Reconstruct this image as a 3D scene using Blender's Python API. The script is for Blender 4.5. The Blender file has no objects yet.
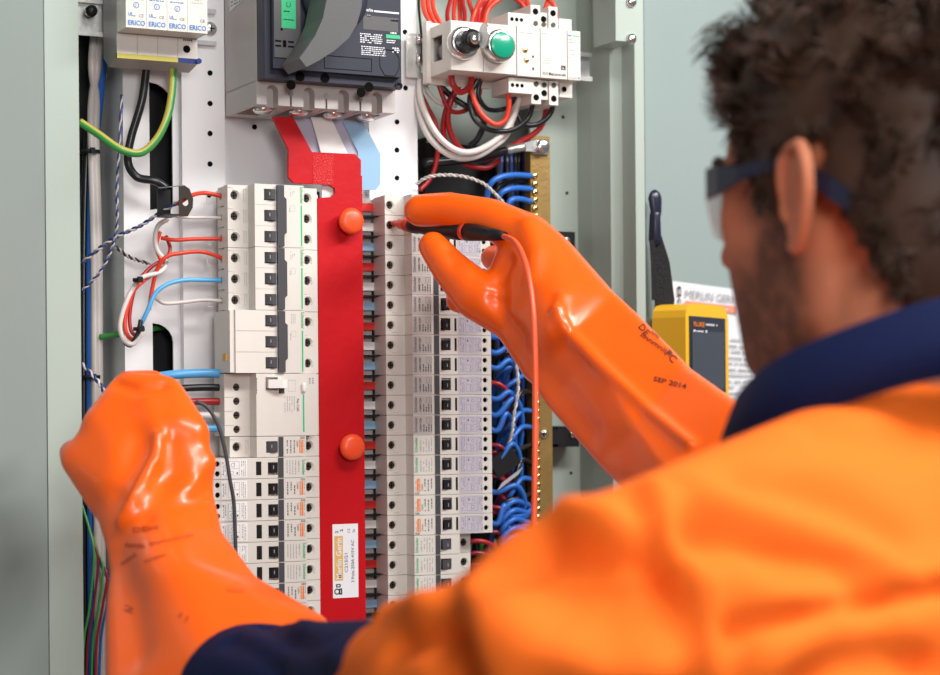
import bpy, bmesh, math, random
import numpy as np
from mathutils import Vector, Matrix, noise
from mathutils.bvhtree import BVHTree
random.seed(7)
SC = bpy.context.scene
COL = SC.collection
# ---------------------------------------------------------------- camera
FPX = 2000.0; YAW = math.radians(27); ROLL = .0087; CX, CY = 470.0, 415.0
FW = Vector((math.sin(YAW), math.cos(YAW), 0))
RT0 = Vector((math.cos(YAW), -math.sin(YAW), 0)); UP0 = Vector((0, 0, 1))
RT = (RT0 - ROLL*UP0).normalized(); UP = (UP0 + ROLL*RT0).normalized()
CAM = -(FW*1.73 + RT*((268-CX)/FPX*1.73) - UP*((337-CY)/FPX*1.73))
def ray(px, py): return FW + RT*((px-CX)/FPX) - UP*((py-CY)/FPX)
def P(px, py, y):                       # point seen at that pixel on the plane y = const of the panel
    r = ray(px, py); return CAM + r*((y-CAM.y)/r.y)
def Q(px, py, d): return CAM + ray(px, py)*d
def X(px, y, py=337): return P(px, py, y).x
def Z(py, px, y): return P(px, py, y).z
cd = bpy.data.cameras.new('camera'); cam = bpy.data.objects.new('camera', cd); COL.objects.link(cam)
cd.sensor_width = 36; cd.lens = FPX/940*36; cd.sensor_fit = 'HORIZONTAL'
cd.shift_y = (CY-337.5)/940; cd.clip_start = .05
cam.matrix_world = Matrix(((RT.x, UP.x, -FW.x, CAM.x), (RT.y, UP.y, -FW.y, CAM.y), (RT.z, UP.z, -FW.z, CAM.z), (0, 0, 0, 1)))
cd.dof.use_dof = True; cd.dof.focus_distance = 1.74; cd.dof.aperture_fstop = 5.2
SC.camera = cam
# ---------------------------------------------------------------- materials
def mat(name, col, rough=.45, metal=0, bump=0, bscale=200, var=0, coat=0, sheen=0, trans=0, sss=0, spec=.5, vscale=None, alpha=1):
    m = bpy.data.materials.new(name); m.use_nodes = True
    nt = m.node_tree; b = nt.nodes['Principled BSDF']
    c = (*col, 1)
    b.inputs['Base Color'].default_value = c
    b.inputs['Roughness'].default_value = rough; b.inputs['Metallic'].default_value = metal
    b.inputs['Coat Weight'].default_value = coat; b.inputs['Coat Roughness'].default_value = .12
    b.inputs['Sheen Weight'].default_value = sheen; b.inputs['Transmission Weight'].default_value = trans
    b.inputs['Subsurface Weight'].default_value = sss; b.inputs['Specular IOR Level'].default_value = spec
    b.inputs['Alpha'].default_value = alpha
    if sss: b.inputs['Subsurface Radius'].default_value = (.01, .004, .002); b.inputs['Subsurface Scale'].default_value = 1
    tc = nt.nodes.new('ShaderNodeTexCoord')
    if var:
        n = nt.nodes.new('ShaderNodeTexNoise'); n.inputs['Scale'].default_value = vscale or bscale*.15; n.inputs['Detail'].default_value = 4
        nt.links.new(tc.outputs['Object'], n.inputs['Vector'])
        mx = nt.nodes.new('ShaderNodeMix'); mx.data_type = 'RGBA'
        mx.inputs['A'].default_value = tuple(max(0, v*(1-var)) for v in col)+(1,)
        mx.inputs['B'].default_value = tuple(min(1, v*(1+var)) for v in col)+(1,)
        nt.links.new(n.outputs['Fac'], mx.inputs['Factor']); nt.links.new(mx.outputs['Result'], b.inputs['Base Color'])
    if bump:
        n = nt.nodes.new('ShaderNodeTexNoise'); n.inputs['Scale'].default_value = bscale; n.inputs['Detail'].default_value = 3
        bp = nt.nodes.new('ShaderNodeBump'); bp.inputs['Strength'].default_value = bump; bp.inputs['Distance'].default_value = .002
        nt.links.new(tc.outputs['Object'], n.inputs['Vector']); nt.links.new(n.outputs['Fac'], bp.inputs['Height'])
        nt.links.new(bp.outputs['Normal'], b.inputs['Normal'])
    return m
M = dict(
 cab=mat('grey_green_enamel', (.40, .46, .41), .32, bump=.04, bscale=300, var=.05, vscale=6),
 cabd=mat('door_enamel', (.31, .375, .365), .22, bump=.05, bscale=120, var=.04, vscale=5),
 cabl=mat('darkened_door_enamel', (.25, .29, .27), .2, bump=.05, bscale=120, var=.04, vscale=5), tape=mat('rough_red_tape', (.62, .012, .015), .3, bump=1, bscale=700),  # cabl: door enamel copy darkened to stand for light falloff at the left
 pan=mat('white_sheet_steel', (.80, .79, .80), .35, bump=.02, var=.03, vscale=8),
 zinc=mat('zinc_plated_steel', (.62, .62, .60), .32, .85, bump=.1, bscale=500, var=.2, vscale=150),
 steel=mat('bright_steel', (.75, .74, .72), .22, 1, var=.1),
 labelg=mat('grey_label', (.47, .425, .40), .5), mcb=mat('warm_white_plastic', (.68, .645, .59), .42, bump=.03, bscale=900, var=.03),
 mcbg=mat('beige_plastic', (.62, .57, .50), .42, bump=.03, bscale=900, var=.03),
 aux=mat('pale_lilac_plastic', (.55, .51, .585), .4, bump=.03, bscale=900, var=.03),
 grey=mat('mid_grey_plastic', (.36, .34, .33), .5, bump=.05, bscale=600),
 lgrey=mat('light_grey_plastic', (.48, .445, .425), .45, bump=.04, bscale=600),
 link=mat('slate_grey_plastic', (.065, .065, .072), .45, spec=.3),
 dark=mat('black_plastic', (.010, .010, .012), .42, bump=.04, spec=.3),
 slate=mat('dark_slate_plastic', (.028, .031, .048), .5, bump=.05, bscale=800, spec=.3),
 slate2=mat('grey_slate_plastic', (.080, .078, .080), .45, bump=.05, bscale=800),
 screw=mat('dark_screw_metal', (.10, .09, .08), .35, .8),
 hole=mat('unlit_cavity', (.005, .005, .005), .9, spec=.05),
 red=mat('red_powder_coat', (.50, .003, .008), .42, bump=.2, bscale=90, var=.08, vscale=30, spec=.3),
 redtab=mat('red_tab_plastic', (.62, .02, .015), .4),
 knob=mat('orange_red_cap', (.93, .085, .02), .38),
 blue=mat('pale_blue_coating', (.28, .47, .66), .4, bump=.05),
 white=mat('white_coating', (.82, .80, .78), .4, bump=.05),
 lilac=mat('grey_lilac_insulation', (.46, .45, .56), .45),
 dkcover=mat('navy_black_insulation', (.015, .018, .04), .35),
 green=mat('green_button', (.005, .30, .17), .25, coat=.3),
 glabel=mat('green_label', (.03, .48, .20), .45),
 brass=mat('brass', (.30, .19, .06), .45, .55, bump=.15, bscale=250, var=.25, vscale=60),
 brassb=mat('bright_brass', (.80, .60, .25), .22, 1),
 yellow=mat('yellow_rubber', (.85, .47, .02), .42, bump=.05, bscale=400),
 screen=mat('smoky_display_glass', (.05, .06, .08), .12, coat=1),
 paper=mat('white_paper', (.80, .80, .83), .6, bump=.25, bscale=35),
 webbing=mat('black_webbing', (.015, .015, .018), .8, bump=1, bscale=900),
 w_red=mat('red_wire', (.72, .05, .02), .35), w_dred=mat('deep_red_wire', (.38, .012, .015), .35),
 w_mar=mat('maroon_wire', (.22, .008, .03), .35), w_blue=mat('blue_wire', (.02, .13, .50), .35),
 w_lblue=mat('light_blue_wire', (.10, .40, .75), .3), w_dblue=mat('navy_wire', (.01, .03, .18), .35),
 w_black=mat('black_wire', (.01, .01, .012), .3), w_white=mat('white_wire', (.64, .59, .56), .35),
 w_grey=mat('grey_wire', (.42, .38, .36), .4), w_green=mat('green_wire', (.05, .30, .06), .35), w_yel=mat('yellow_wire', (.50, .43, .08), .35),
 ink=mat('black_ink', (.02, .02, .02), .6), inkg=mat('grey_ink', (.14, .14, .15), .6), inkl=mat('faint_grey_ink', (.36, .35, .36), .6),
 inkb=mat('blue_ink', (.01, .16, .52), .6), inkgr=mat('green_ink', (.05, .42, .16), .6), inko=mat('orange_ink', (.80, .20, .02), .6),
 inkw=mat('white_ink', (.75, .76, .80), .6), inky=mat('amber_ink', (.72, .42, .10), .6), inkp=mat('pale_red_ink', (.80, .30, .20), .6),
 glove=mat('orange_rubber', (.93, .115, .002), .34, bump=.05, bscale=40, coat=.22, spec=.35),
 stamp=mat('dark_red_ink', (.10, .012, .004), .55),
 stampf=mat('faded_stamp_ink', (.45, .05, .005), .5),
 hivis=mat('orange_cotton', (.95, .165, .018), .85, bump=.15, bscale=1500, spec=.1),
 navy=mat('navy_cotton', (.006, .011, .050), .8, bump=.2, bscale=1500, spec=.12),
 hair=mat('dark_brown_hair', (.052, .025, .014), .55, var=.4, spec=.3, vscale=60),
 frame=mat('navy_glasses_plastic', (.012, .014, .035), .3),
 lens=mat('clear_lens', (.75, .62, .62), .08, alpha=.32),
 eye=mat('eye_white', (.7, .68, .65), .2), eyeb=mat('brown_eye_ink', (.02, .01, .006), .2),
 boot=mat('black_leather', (.02, .018, .016), .5, bump=.2),
 wallp=mat('painted_plaster', (.62, .63, .62), .7, bump=.1, bscale=80), floor=mat('grey_concrete', (.32, .32, .31), .6, bump=.2, bscale=40, var=.1, vscale=4),
)
# ---------------------------------------------------------------- object helpers
def link(o, parent=None):
    COL.objects.link(o)
    if parent is not None: o.parent = parent
    return o
def tag(o, label=None, cat=None, group=None, kind=None):
    if label: o['label'] = label
    if cat: o['category'] = cat
    if group: o['group'] = group
    if kind: o['kind'] = kind
    return o
def empty(name, loc, label, cat, group=None):
    o = bpy.data.objects.new(name, None); o.empty_display_size = .01; o.location = loc; link(o)
    return tag(o, label, cat, group)
class MB:
    """collects shapes in world (or thing) coordinates and links them as one mesh object"""
    def __init__(s): s.b = bmesh.new(); s.mats = []; s.cur = 0
    def m(s, mt):
        if mt not in s.mats: s.mats.append(mt)
        s.cur = s.mats.index(mt); return s
    def _faces(s, fs):
        for f in fs: f.material_index = s.cur
    def poly(s, pts, ext=None, smooth=False):
        """prism: polygon pts (3-D) extruded by vector ext"""
        a = [s.b.verts.new(p) for p in pts]
        fs = [s.b.faces.new(a)]
        if ext is not None:
            e = Vector(ext); c = [s.b.verts.new(Vector(p)+e) for p in pts]
            fs.append(s.b.faces.new(list(reversed(c)))); n = len(a)
            for i in range(n):
                fs.append(s.b.faces.new((a[i], c[i], c[(i+1) % n], a[(i+1) % n])))
        s._faces(fs); return s
    def box(s, x0, x1, y0, y1, z0, z1):
        return s.poly([(x0, y0, z0), (x1, y0, z0), (x1, y0, z1), (x0, y0, z1)], (0, y1-y0, 0))
    def xz(s, pts, y0, y1): return s.poly([(x, y0, z) for x, z in pts], (0, y1-y0, 0))
    def xy(s, pts, z0, z1): return s.poly([(x, y, z0) for x, y in pts], (0, 0, z1-z0))
    def cyl(s, c, ax, r, h, n=20, r2=None):
        ax = Vector(ax).normalized(); u = ax.orthogonal().normalized(); v = ax.cross(u); c = Vector(c)
        r2 = r if r2 is None else r2
        a = []; t = []
        for i in range(n):
            an = 2*math.pi*i/n; d = u*math.cos(an)+v*math.sin(an)
            a.append(s.b.verts.new(c+d*r)); t.append(s.b.verts.new(c+ax*h+d*r2))
        fs = [s.b.faces.new(list(reversed(a))), s.b.faces.new(t)]
        for i in range(n):
            f = s.b.faces.new((a[i], a[(i+1) % n], t[(i+1) % n], t[i])); f.smooth = True; fs.append(f)
        s._faces(fs); return s
    def lathe(s, c, ax, prof, n=28):
        ax = Vector(ax).normalized(); u = ax.orthogonal().normalized(); v = ax.cross(u); c = Vector(c)
        rings = []
        for r, h in prof:
            rings.append([s.b.verts.new(c+ax*h+(u*math.cos(2*math.pi*i/n)+v*math.sin(2*math.pi*i/n))*max(r, 1e-5)) for i in range(n)])
        fs = []
        for k in range(len(rings)-1):
            for i in range(n):
                f = s.b.faces.new((rings[k][i], rings[k][(i+1) % n], rings[k+1][(i+1) % n], rings[k+1][i])); f.smooth = True; fs.append(f)
        fs.append(s.b.faces.new(list(reversed(rings[0])))); fs.append(s.b.faces.new(rings[-1]))
        s._faces(fs); return s
    def tube(s, pts, r, n=10, seg=6, mats=None, taper=None):
        pts = [Vector(p) for p in pts]; path = spline(pts, seg)
        T = (path[1]-path[0]).normalized(); u = T.orthogonal().normalized(); rings = []
        for i, p in enumerate(path):
            t = (path[min(i+1, len(path)-1)]-path[max(i-1, 0)]).normalized()
            u = (u-t*u.dot(t)).normalized(); v = t.cross(u)
            rr = r*(taper(i/(len(path)-1)) if taper else 1)
            rings.append([s.b.verts.new(p+(u*math.cos(2*math.pi*k/n)+v*math.sin(2*math.pi*k/n))*rr) for k in range(n)])
        idx = None
        if mats:
            idx = []
            for mm in mats:
                s.m(mm); idx.append(s.cur)
        for i in range(len(rings)-1):
            for k in range(n):
                f = s.b.faces.new((rings[i][k], rings[i][(k+1) % n], rings[i+1][(k+1) % n], rings[i+1][k])); f.smooth = True
                f.material_index = idx[0 if (k+1) % n < n//2 else 1] if idx else s.cur
        for f in (s.b.faces.new(list(reversed(rings[0]))), s.b.faces.new(rings[-1])): f.material_index = s.cur
        return s
    def hull(s, blobs, n=2):
        b2 = bmesh.new()
        for c, r in blobs:
            sub = bmesh.ops.create_icosphere(b2, subdivisions=n, radius=1)
            rr = r if isinstance(r, (tuple, list, Vector)) else (r, r, r)
            for v in sub['verts']: v.co = Vector(c)+Vector((v.co.x*rr[0], v.co.y*rr[1], v.co.z*rr[2]))
        res = bmesh.ops.convex_hull(b2, input=b2.verts)
        bmesh.ops.delete(b2, geom=[g for g in res['geom_interior'] if isinstance(g, bmesh.types.BMVert)], context='VERTS')
        me = bpy.data.meshes.new('t'); b2.to_mesh(me); b2.free()
        k = len(s.b.faces); s.b.from_mesh(me); s.b.faces.ensure_lookup_table()
        for f in s.b.faces[k:]: f.material_index = s.cur; f.smooth = True
        bpy.data.meshes.remove(me); return s
    def bevel(s, w, seg=1):
        bmesh.ops.bevel(s.b, geom=[e for e in s.b.edges if len(e.link_faces) == 2 and e.calc_face_angle(0) > .6], offset=w, segments=seg, affect='EDGES', clamp_overlap=True); return s
    def xf(s, mx): bmesh.ops.transform(s.b, matrix=mx, verts=s.b.verts); return s
    def mesh(s, name, mt=None):
        bmesh.ops.recalc_face_normals(s.b, faces=s.b.faces)
        me = bpy.data.meshes.new(name); s.b.to_mesh(me); s.b.free()
        ms = s.mats or [mt]
        for q in ms: me.materials.append(M[q] if isinstance(q, str) else q)
        return me
    def build(s, name, mt=None, parent=None, label=None, rel=True):
        """vertices are in world space; when the parent is an unrotated Empty they are shifted to its frame"""
        if parent is not None and rel:
            s.xf(Matrix.Translation(-wloc(parent)))
        o = bpy.data.objects.new(name, s.mesh(name, mt)); link(o, parent)
        if label: o['label'] = label
        return o
def wloc(o):
    v = o.location.copy()
    while o.parent is not None: o = o.parent; v = v+o.location
    return v
def spline(p, seg=6):
    if len(p) < 3: return [p[0].lerp(p[-1], i/seg) for i in range(seg+1)]
    q = [p[0]*2-p[1]]+list(p)+[p[-1]*2-p[-2]]; out = []
    for i in range(1, len(q)-2):
        a, b, c, d = q[i-1:i+3]
        for k in range(seg):
            t = k/seg
            out.append(.5*((2*b)+(c-a)*t+(2*a-5*b+4*c-d)*t*t+(3*b-a-3*c+d)*t**3))
    out.append(p[-1]); return out
def bake(o):
    bpy.context.view_layer.update()
    dg = bpy.context.evaluated_depsgraph_get()
    me = bpy.data.meshes.new_from_object(o.evaluated_get(dg), depsgraph=dg)
    o.modifiers.clear(); o.data = me; return o
def cutmesh(body, cut, name):
    """body mesh minus cutter mesh -> mesh"""
    a = bpy.data.objects.new('a', body); c = bpy.data.objects.new('c', cut); link(a); link(c)
    md = a.modifiers.new('b', 'BOOLEAN'); md.object = c; md.operation = 'DIFFERENCE'; md.solver = 'EXACT'; md.use_self = True
    bake(a); me = a.data; me.name = name
    bpy.data.objects.remove(a); bpy.data.objects.remove(c); return me
_tc = {}
def textpolys(st, bold=False):
    key = (st, bold)
    if key in _tc: return _tc[key]
    cu = bpy.data.curves.new('t', 'FONT'); cu.body = st; cu.size = 1; cu.resolution_u = 2
    if bold: cu.offset = .02
    o = bpy.data.objects.new('t', cu); link(o); bpy.context.view_layer.update()
    dg = bpy.context.evaluated_depsgraph_get(); me = bpy.data.meshes.new_from_object(o.evaluated_get(dg), depsgraph=dg)
    vs = [v.co.copy() for v in me.vertices]; fs = [tuple(p.vertices) for p in me.polygons]
    bpy.data.objects.remove(o); bpy.data.curves.remove(cu); bpy.data.meshes.remove(me)
    w = max((v.x for v in vs), default=0); _tc[key] = (vs, fs, w); return _tc[key]
class Print:
    """ink printed on a flat face: o origin, r reading direction, u up direction of the letters"""
    def __init__(s, o, r=(1, 0, 0), u=(0, 0, 1)):
        s.o = Vector(o); s.r = Vector(r); s.u = Vector(u); s.n = s.r.cross(s.u).normalized(); s.mb = MB(); s.k = 0
    def p(s, a, b, lay): return s.o+s.r*a+s.u*b+s.n*(.00012+.00010*lay)
    def rect(s, a0, b0, a1, b1, mt, lay=1):
        s.mb.m(mt); s.mb.poly([s.p(a0, b0, lay), s.p(a1, b0, lay), s.p(a1, b1, lay), s.p(a0, b1, lay)]); return s
    def pol(s, pts, mt, lay=1):
        s.mb.m(mt); s.mb.poly([s.p(a, b, lay) for a, b in pts]); return s
    def frame(s, a0, b0, a1, b1, w, mt, lay=1):
        s.rect(a0, b0, a1, b0+w, mt, lay); s.rect(a0, b1-w, a1, b1, mt, lay); s.rect(a0, b0+w, a0+w, b1-w, mt, lay); s.rect(a1-w, b0+w, a1, b1-w, mt, lay); return s
    def ring(s, a, b, r, w, mt, lay=1, n=20, a0=0, a1=360):
        s.mb.m(mt)
        for i in range(n):
            t0 = math.radians(a0+(a1-a0)*i/n); t1 = math.radians(a0+(a1-a0)*(i+1)/n)
            s.mb.poly([s.p(a+q*math.cos(t), b+q*math.sin(t), lay) for q, t in ((r, t0), (r, t1), (r-w, t1), (r-w, t0))])
        return s
    def disc(s, a, b, r, mt, lay=1, n=16): return s.pol([(a+r*math.cos(2*math.pi*i/n), b+r*math.sin(2*math.pi*i/n)) for i in range(n)], mt, lay)
    def text(s, st, a, b, size, mt, lay=2, width=None, bold=False):
        vs, fs, w = textpolys(st, bold); sx = size if width is None or w == 0 else width/w
        s.mb.m(mt); bv = [s.mb.b.verts.new(s.p(a+v.x*sx, b+v.y*size, lay)) for v in vs]
        for f in fs:
            try: q = s.mb.b.faces.new([bv[i] for i in f]); q.material_index = s.mb.cur
            except ValueError: pass
        return s
    def scrib(s, a0, b0, a1, b1, rows, mt, lay=1, fill=.55, dash=.0016):
        """rows of illegibly small print, as short dashes"""
        h = (b1-b0)/rows
        for i in range(rows):
            a = a0
            while a < a1-dash*.4:
                w = min(random.uniform(.5, 1.6)*dash, a1-a)
                if random.random() < .85: s.rect(a, b0+h*(i+.5-fill*.5), a+w, b0+h*(i+.5+fill*.5), mt, lay)
                a += w+dash*.35
        return s
    def build(s, name, parent, rel=True, label=None): 
        if rel and parent is not None: s.mb.xf(Matrix.Translation(-wloc(parent)))
        me = bpy.data.meshes.new(name); s.mb.b.to_mesh(me); s.mb.b.free()
        for q in s.mb.mats: me.materials.append(M[q])
        o = bpy.data.objects.new(name, me); link(o, parent)
        if label: o['label'] = label
        return o
def copy_tree(o, parent=None):
    c = o.copy(); COL.objects.link(c)
    if parent is not None: c.parent = parent
    for ch in o.children: copy_tree(ch, c)
    return c
# ================================================================= setting
def struct(o): o['kind'] = 'structure'; return o
struct(MB().box(-2.6, 2.6, .45, .55, -1.35, 1.3).build('wall_back', 'wallp'))
struct(MB().box(-2.6, 2.6, -2.6, .55, -1.42, -1.35).build('floor', 'floor'))
# ================================================================= cabinet
cab = empty('electrical_cabinet', (0, .16, -1.35), 'large open grey-green steel switchboard cabinet behind the worker, holding all the devices', 'cabinet')
ZT, ZB = .42, -1.345
xl0, xl1 = X(47, .03), X(81, .03)
xr0, xr1 = X(612, .054), X(636, .054)
MB().box(xl0, xr1, .16, .165, ZB, ZT).build('back_panel', 'cab', cab)
MB().box(xl0, xl1, .03, .16, ZB, ZT).bevel(.002, 2).build('frame_post', 'cab', cab)
MB().box(xr0, xr1, .054, .16, ZB, ZT).bevel(.002, 2).build('frame_post', 'cab', cab)
xs = X(593, .084)
MB().xy([(X(579, .11), .1101), (xs, .084), (xr0, .0542), (xr0, .1598), (X(579, .11), .1598)], ZB, ZT).build('side_panel', 'cab', cab)
MB().box(xl0, xr1, .03, .16, ZB-.004, ZB+.04).build('plinth', 'cab', cab)
MB().box(xl0, xr1, .03, .165, ZT, ZT+.02).build('top_panel', 'cab', cab)
# gear plate holding the neutral bar
gx0, gx1 = X(532, .11), X(582, .11)
gp = MB().box(gx0, gx1, .11, .113, -.9, ZT)
gp = gp.build('gear_plate', 'cab', cab)
for px, py in ((567, 193), (571, 473), (571.5, 538), (563, 117), (568, 300), (572, 600)):
    MB().cyl(P(px, py, .1098), (0, -1, 0), .0016, .0003, 12).build('plate_hole', 'hole', cab)
# side flange of the right-hand opening, with bracket and bolt
MB().box(X(637, .03), X(646, .03), .03, .06, ZB, ZT).bevel(.001).build('opening_flange', 'cab', cab)
MB().box(X(625, .0), X(645, .0), .012, .0535, Z(44, 635, .02), ZT).bevel(.002, 2).build('hinge_bracket', 'cab', cab)
for py in (39, 2):
    c = P(631, py, .012)
    MB().lathe(c, (0, -1, 0), [(.0052, 0), (.0052, .001), (.0045, .003), (.002, .004), (0, .0042)]).build('bracket_bolt', 'steel', cab)
# right door, swung wide open
DO = P(647, 337, .052); DO.z = 0
DE = Vector((.85, .527, 0)).normalized(); DN = Vector((DE.y, -DE.x, 0))
def D(px, py, off=0):
    r = ray(px, py); o = DO+DN*off; return CAM+r*((o-CAM).dot(DN)/r.dot(DN))
def slab(p, q, z0, z1, th, n):
    return MB().poly([(p.x, p.y, z0), (q.x, q.y, z0), (q.x, q.y, z1), (p.x, p.y, z1)], -n*th)
door = empty('cabinet_door', (DO.x, DO.y, -1.3), 'wide-open grey-green cabinet door to the right, carrying the paper sheet and the yellow meter', 'door')
q = DO+DE*.62
slab(DO, q, -1.28, .42, .002, DN).build('door_skin', 'cabd', door)
slab(q-DE*.03, q, -1.28, .42, -.02, DN).build('door_rim', 'cabd', door)
# left door
LO = Vector((xl0-.001, .03, 0)); LE = Vector((-.83, -.56, 0)).normalized(); LN = Vector((-LE.y, LE.x, 0))
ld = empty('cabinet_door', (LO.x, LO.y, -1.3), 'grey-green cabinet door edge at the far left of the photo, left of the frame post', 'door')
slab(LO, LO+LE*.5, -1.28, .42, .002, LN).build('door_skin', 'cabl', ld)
c1 = LO+LE*.05
# paper on the right door
pt = DO+DN*.001
tl = D(672, 281, .0015); tr_ = D(772, 294, .0015)
ur = (tr_-tl).normalized(); uu = DN.cross(ur)*-1
if uu.z < 0: uu = -uu
pp = Print(tl-uu*.297+ur*0, ur, uu)
paper = empty('instruction_sheet', tuple(tl-uu*.297), 'white printed sheet with an orange bar, hanging on the open door behind the yellow meter', 'paper')
W = .215
mb = MB(); g = []
for j in range(13):
    row = []
    for i in range(9):
        a = W*i/8; b = .297*j/12
        row.append(mb.b.verts.new(tl-uu*.297+ur*a+uu*b+DN*(.0008+.0012*noise.noise(Vector((a*25, b*20, 3)))+(.006*max(0, a/W-.75)**2*8))))
    g.append(row)
for j in range(12):
    for i in range(8):
        f = mb.b.faces.new((g[j][i], g[j][i+1], g[j+1][i+1], g[j+1][i])); f.smooth = True
mb.build('sheet', 'paper', paper)
pp.n = DN; pp.o = pp.o+DN*.0022
pp.text('MERLIN GERIN', .026, .2815, .0120, 'inkl', width=.135)
pp.rect(.026, .2705, .158, .2785, 'inkp', 1)
pp.text('mastering electrical power', .034, .2728, .005, 'inkw', width=.10)
pp.frame(.008, .282, .0165, .292, .0020, 'ink'); pp.ring(.0122, .2755, .0044, .0016, 'ink')
pp.scrib(.072, .03, .20, .245, 34, 'inkl', fill=.3, dash=.004)
pp.scrib(.01, .03, .06, .245, 34, 'inkl', fill=.3, dash=.004)
for k in range(0, 34, 2): pp.rect(.008, .03+k*.00632, .205, .0303+k*.00632, 'inkl', 1)
pp.build('printed_text', paper)
# ================================================================= white mounting pan
pu = .075
b = MB().box(X(126, pu), X(418, pu), pu, pu+.002, -.75, ZT).mesh('pan', 'pan')
c = MB()
def slot(px0, px1, py0, py1):
    x0, x1 = X(px0, pu, 200), X(px1, pu, 200); z1, z0 = Z(py0, px0, pu), Z(py1, px0, pu); w = x1-x0
    pts = [(x0, z0), (x1+.0, z0+.004), (x1, z1-w*.9)]+[(x0+w*math.cos(t), z1-w*.9+w*.9*math.sin(t)) for t in (.3, .6, .9, 1.2)]+[(x0, z1)]
    c.xz(pts, pu-.01, pu+.01)
slot(150, 173, 82, 210); slot(151.5, 172, 323, 470); slot(152, 173, 540, 660)
b = cutmesh(b, c.mesh('c', 'pan'), 'pan_sheet')
pan = link(bpy.data.objects.new('mounting_pan', b), cab); pan.location = -cab.location; pan['label'] = 'white perforated mounting pan'
# raised flat zones and returns
MB().box(X(183, .068), X(226, .068), .066, .0749, -.75, ZT).bevel(.0012, 2).build('raised_strip', 'pan', pan)
MB().box(X(371, .066), X(418, .066), .066, .0749, -.75, ZT).bevel(.0012, 2).build('raised_strip', 'pan', pan)
MB().box(X(126, pu)-.001, X(126, pu), pu, .15, -.75, ZT).build('pan_return', 'pan', pan)
MB().box(X(418, .066), X(418, .066)+.0012, .066, .15, -.75, ZT).build('pan_return', 'pan', pan)
for px, py in ((210, 73), (210, 103.5), (210, 133.5), (210, 164), (405, 32), (405.5, 88), (397, 122), (397, 150), (397, 178), (254.5, 127), (209, 195)):
    yy = .0658 if px < 230 or px > 372 else .0748
    MB().cyl(P(px, py, yy), (0, -1, 0), .0024, .0003, 14).build('pan_hole', 'hole', pan)
MB().box(X(146, .11), X(185, .11), .105, .107, -.75, .3).build('slot_shade_sheet', 'dark', cab)  # black sheet added behind the pan slots so they look dark inside
# black backing added to darken the gap right of the pan
duct = empty('dark_backing', (X(470, .12), .14, -.5), 'black backing added to darken the gap between the white pan and the brass bar', 'dark backing')
dx0, dx1 = X(421, .13), X(531, .13)
MB().box(dx0, dx1, .150, .152, -.75, Z(142, 470, .13)).build('backing_sheet', 'dark', duct)
MB().box(dx0, dx0+.002, .118, .150, -.75, Z(142, 470, .13)).build('backing_wall', 'dark', duct)
MB().box(dx1-.002, dx1, .118, .150, -.75, Z(142, 470, .13)).build('backing_wall', 'dark', duct)
ledge = MB().box(X(84, .12), X(100, .12), .135, .137, -.75, .3); 
left_backing = tag(ledge.build('dark_backing', 'dark'), 'black backing strip behind the left cable bundle beside the frame post', 'dark backing')  # plain black strip behind the left cables
# DIN rail top left
def rail(x0, x1, z0, z1, name='din_rail', label='', y=.062):
    r = empty(name, (x0, y, z0), label, 'rail')
    h = z1-z0
    MB().poly([(x0, y, z1), (x0, y, z1-.004), (x0, y+.005, z1-.004), (x0, y+.005, z0+.004), (x0, y, z0+.004), (x0, y, z0), (x0, y+.001, z0), (x0, y+.001, z0+.003), (x0, y+.0065, z0+.003), (x0, y+.0065, z1-.003), (x0, y+.001, z1-.003), (x0, y+.001, z1)], (x1-x0, 0, 0)).build('rail_profile', 'zinc', r)
    return r
rz1, rz0 = Z(8, 200, .062), Z(45, 205, .062)
r = rail(X(76, .062), X(219, .062), rz0, rz1, label='zinc mounting rail running behind the surge protector at top left')
c = P(210, 29, .066)
s = MB().lathe(c, (0, -1, 0), [(.0062, 0), (.0060, .0015), (.004, .003), (0, .0035)]).build('rail_screw', 'zinc', r)
p = Print(c-Vector((0, .0035, 0)), (1, 0, 0), (0, 0, 1)); p.rect(-.003, -.0005, .003, .0005, 'hole'); p.rect(-.0005, -.003, .0005, .003, 'hole'); p.build('cross_slot', s, rel=False).location = (c-wloc(r))*0
for ch in s.children: ch.data.transform(Matrix.Translation(-r.location))
s2 = MB().lathe(P(90, 12, .062), (0, -1, 0), [(.005, 0), (.005, .006), (.003, .008), (0, .0085)]).build('rail_bolt', 'dark', r)

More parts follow.
